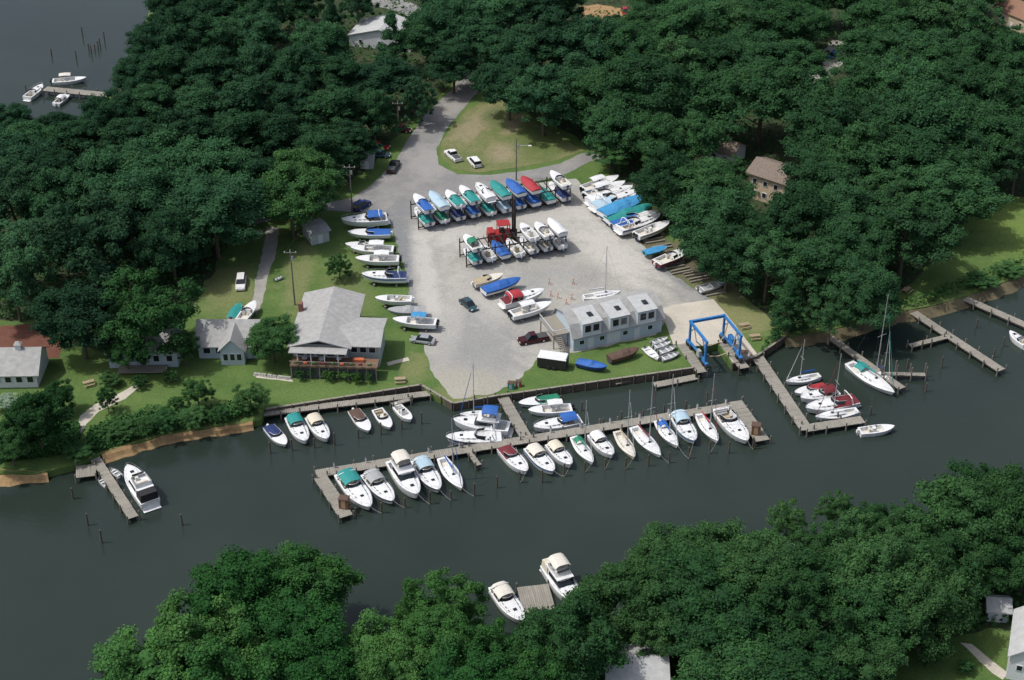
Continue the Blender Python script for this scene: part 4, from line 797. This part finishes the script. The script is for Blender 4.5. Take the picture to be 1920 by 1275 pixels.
# workshop
t,W_=bld('workshop','pale blue-grey gambrel-roofed marina workshop with three boxy dormers',(1075,659),(1240,622),'building')
D=8.6; MB().box((W_/2,D/2,1.4),(W_,D,2.8)).build('wall','wallblue',t)
prof=[(-.45,2.7),(1.1,4.9),(D/2,5.9),(D-1.1,4.9),(D+.45,2.7)]
mb=MB(); mb.loft([[(x,y,z) for y,z in prof]+[(x,y,z+.16) for y,z in prof[::-1]] for x in(-.4,W_+.4)],True,True); rf=mb.build('roof','roofgrey',t)
for x in(0,W_): MB().add([(x,0,2.8),(x,1.1,4.88),(x,D/2,5.85),(x,D-1.1,4.88),(x,D,2.8)],[(0,1,2,3,4)]).build('gable_wall','wallblue',t)
for i in range(3):
    xc=W_*(.19+.31*i)
    MB().box((xc,1.9,4.15),(3.5,4.4,2.9)).build('dormer_wall','wallblue',t)
    MB().box((xc,-.36,4.15),(3.7,.1,3.0)).build('dormer_face','wallwhite',t)
    MB().loft([[(xc-2.0,-.75,5.62),(xc+2.0,-.75,5.62),(xc+2.0,-.75,5.8),(xc-2.0,-.75,5.8)],[(xc-2.0,D/2-.1,6.12),(xc+2.0,D/2-.1,6.12),(xc+2.0,D/2-.1,6.3),(xc-2.0,D/2-.1,6.3)]],True,True).build('dormer_roof','rooflight',t)
    win(t,xc-.8,-.46,4.5,1.3,1.5,fr=.16); win(t,xc+.8,-.46,4.5,1.3,1.5,fr=.16)
    MB().box((xc+.4,1.6,6.2),(.9,1.2,.14)).build('skylight','glass',rf)
for x in(1.6,5.6,10.2,15.2): win(t,x,-.03,1.6,1.1,1.0)
for x in(3.4,12.6): f=MB().box((x,-.03,1.1),(1.1,.12,2.2)).build('door','wallwhite',t); MB().box((x+.4,-.12,1.1),(.08,.08,.1)).build('handle','metal',f)
MB().box((7.9,-.03,1.2),(2.6,.1,2.4)).build('garage_door','wallwhite',t)
MB().box((-1.6,5.0,2.9),(3.2,6.4,.18)).build('balcony','timber',t)
for p_ in((-3.0,2.0),(-3.0,8.0),(-.3,2.0)): MB().box((p_[0],p_[1],1.45),(.18,.18,2.9)).build('balcony_post','timber',t)
mb=MB()
for y in np.arange(2.0,8.2,.4): mb.box((-3.15,float(y),3.45),(.05,.05,1.0))
mb.box((-3.15,5.0,3.95),(.08,6.4,.08)).box((-1.6,1.85,3.95),(3.2,.08,.08)); mb.build('railing','wallwhite',t); mb=MB()
for k in range(12): mb.box((-2.2,1.8-k*.28,2.8-k*.235),(1.2,.3,.06))
mb.build('stairs','timber',t)
# cottages
t,W_=bld('cottage','light blue cottage with grey roof and central gable',(374,672),(482,672)); 
MB().box((W_/2,4,1.5),(W_,8,3)).build('wall','wallblue',t); gable(t,0,W_,0,8,3,5.6,'roofgrey','x',.6,wm='wallblue')
MB().box((W_*.62,-1,1.6),(4.2,2.2,3.2)).build('bay_wall','wallblue',t); gable(t,W_*.62-2.1,W_*.62+2.1,-2.1,3.5,3.2,5.3,'roofgrey','y',.4,wm='wallblue',name='bay_roof')
for k in(-1,0,1): win(t,W_*.62+k*1.2,-2.13,1.7,1.0,1.5)
win(t,1.5,-.03,1.7,1.4,1.3); win(t,3.6,-.03,1.7,1.2,1.3); MB().box((W_-1.5,-.05,1.1),(1,.1,2.1)).build('door','wallwhite',t)
t,W_=bld('cottage','light blue house with porch half hidden behind the tall spreading tree',(206,690),(335,688)); MB().box((W_/2,4,1.7),(W_,8,3.4)).build('wall','wallblue',t); gable(t,0,W_,0,8,3.4,5.4,'roofgrey','x',.5,wm='wallblue')
for k in range(5): win(t,1.5+k*2.3,-.03,1.9,1.2,1.4)
MB().box((W_/2,-1.2,.5),(W_*.7,2.4,.15)).build('porch_floor','timber',t)
t,W_=bld('house','white house with grey roof and white cupola at far left',(-60,728),(72,726)); MB().box((W_/2,4,1.5),(W_,8,3)).build('wall','wallwhite',t); rf=gable(t,0,W_,0,8,3,5.6,'roofgrey','x',.6,wm='wallwhite')
MB().box((W_*.72,4,5.9),(1,1,1.2)).build('cupola','wallwhite',rf); MB().box((W_*.72,4,6.65),(1.3,1.3,.4),0,.3).build('cupola_roof','roofgrey',rf)
for k in range(6): win(t,1.5+k*1.9,-.03,1.7,1.2,1.3)
t,W_=bld('house','tan house with brown roof in the right wood',(1402,368),(1468,390)); MB().box((W_/2,3.5,3),(W_,7.5,6)).build('wall','walltan',t); gable(t,0,W_,-.2,7.3,6,7.6,'roofbrown','x',.7,wm='walltan')
for k in range(3): win(t,1.5+k*2.5,-.3,4.3,1.1,1.2); win(t,1.5+k*2.5,-.3,1.6,1.1,1.2)
def simple(name,label,p0,p1,dp,h,rh,wm,rm,ax='x',nw=2,cat='house'):
    t,W_=bld(name,label,p0,p1,cat); MB().box((W_/2,dp/2,h/2),(W_,dp,h)).build('wall',wm,t); gable(t,0,W_,0,dp,h,h+rh,rm,ax,.4,wm=wm)
    for k in range(nw): win(t,W_*(k+.6)/(nw+.2),-.03,h*.55,.9,1.0)
    MB().box((W_*.5,-.04,.95),(.9,.08,1.9)).build('door','wallwhite',t)
simple('shed','small low shed with flat grey roof beside the driveway hedge',(585,460),(618,452),5,2.5,.3,'wallgrey','roofgrey',nw=0,cat='shed')
simple('shed','small grey shed beside the road under trees',(676,317),(700,317),3.5,2.3,.9,'wallgrey','rooflight',nw=0,cat='shed')
simple('house','pale house with light grey roof in the upper wood',(655,86),(770,98),11,3,2.2,'wallwhite','rooflight','y',3)
simple('house','house with brown roof and white wall half hidden right of lot',(1325,300),(1372,314),6,3.0,1.6,'wallwhite','roofbrown')
simple('house','house with rust-red roof in the top right corner',(1860,40),(1930,70),8,4,2.4,'walltan','roofrust')
simple('house','white house with light roof at the bottom right corner',(1885,1272),(1960,1290),9,4.5,2.2,'wallwhite','rooflight','y')
simple('shed','small pale shed under trees at the lower right',(1850,1165),(1888,1168),3,2.2,1.0,'wallblue','rooflight',nw=0,cat='shed')
simple('house','house with pale roof at the bottom edge',(1140,1318),(1250,1318),8,2.6,2.0,'wallwhite','rooflight','x')
simple('house','white-walled house glimpsed through the near right wood',(1530,1268),(1600,1262),7,5,2,'wallwhite','roofgrey')
def picnic(x,y,rz,label):
    t=thing('picnic_table',label,'picnic table',P(x,y),rz,'picnic tables and benches'); MB().box((0,0,.75),(1.9,.8,.06)).build('table_top','freshwood',t)
    for s in(-1,1):
        MB().box((0,s*.75,.45),(1.9,.28,.05)).build('seat','freshwood',t); MB().tube((s*.7,-.7,0),(s*.7,.3,.75),.05,4).tube((s*.7,.7,0),(s*.7,-.3,.75),.05,4).build('leg','freshwood',t)
picnic(1395,614,.3,'brown picnic table on the grass right of the ramp'); picnic(1415,635,.2,'second picnic table nearer the right dock'); picnic(167,722,.5,'picnic table on the far left lawn'); picnic(750,716,.1,'bench table beside the bulkhead under the clubhouse'); picnic(1700,548,.9,'lawn table near the right wood bank')
def kiosk(x,y,label,m='kiosk',z=-.3,s=1.):
    t=thing('dock_box',label,'locker',P(x,y,z),R(-10)); MB().box((0,0,.9*s),(1.5*s,1.2*s,1.8*s)).build('cabinet',m,t); MB().box((0,0,1.85*s),(1.7*s,1.4*s,.12),0,.85).build('roof','brown',t); MB().box((0,-.62*s,.9*s),(.7*s,.05,1.5*s)).build('door','freshwood' if m=='kiosk' else 'grey',t)
kiosk(646,950,'brown wooden locker at left end of the main dock'); kiosk(1417,812,'brown wooden locker at right end of the main dock'); kiosk(958,728,'teal utility box at the head of the gangway','teal',0,.7); kiosk(972,724,'red cabinet beside the teal utility box','forkred',0,.6); kiosk(1395,672,'grey utility cabinet at the lift slip','grey',0,.8)
for i in range(14):
    x=478+i*5+rnd.uniform(-1,1); y=703+i*.6; p=P(x,y); o=MB().box((0,0,.2),(rnd.uniform(.5,.9),rnd.uniform(.4,.7),.5),rnd.uniform(0,3),.6).build('rock','stone',None,False,p); tag(o,f"{ORD[i]} pale boulder in the line right of the cottage, from the left",'rock','boulders between the cottage and clubhouse')
a=P(465,443); b2=P(492,440); d=b2-a; t=thing('picket_fence','short white picket fence by the upper driveway','fence',a,math.atan2(d.y,d.x)); mb=MB()
for i in range(16): mb.box((i*d.length/15,0,.55),(.1,.04,1.1))
mb.build('picket','wallwhite',t)
for z in(.3,.8): MB().box((d.length/2,.04,z),(d.length,.04,.1)).build('rail','wallwhite',t)
# ---------------------------------------------------------------- light, world, camera
el,az=R(60),R(-98); v=Vector((math.sin(az)*math.cos(el),math.cos(az)*math.cos(el),math.sin(el)))
sd=bpy.data.lights.new('sun','SUN'); sd.energy=2.9; sd.angle=R(1.); sd.color=(1,.965,.9); so=bpy.data.objects.new('sun',sd); COL.objects.link(so); so.rotation_euler=v.to_track_quat('Z','Y').to_euler()
w=bpy.data.worlds.new('World'); S.world=w; w.use_nodes=True; n=w.node_tree; sk=n.nodes.new('ShaderNodeTexSky'); sk.sky_type='NISHITA'; sk.sun_disc=False; sk.sun_elevation=el; sk.sun_rotation=az; sk.altitude=100; sk.dust_density=4
bg=n.nodes['Background']; bg.inputs[1].default_value=.15; hs=n.nodes.new('ShaderNodeHueSaturation'); hs.inputs['Saturation'].default_value=.7; n.links.new(sk.outputs[0],hs.inputs['Color']); n.links.new(hs.outputs[0],bg.inputs[0])
cd=bpy.data.cameras.new('camera'); cd.sensor_width=36; cd.lens=F*36/1920; cd.clip_end=12000; cd.clip_start=1; co=bpy.data.objects.new('camera',cd); COL.objects.link(co); co.location=CAM; co.rotation_euler=(math.pi/2-TH,0,0); S.camera=co
S.view_settings.view_transform='Standard'; S.view_settings.look='None'; S.view_settings.exposure=0
for k,vv in LB.items():
    if len(vv)>1: print('DUPLABEL',k,vv)
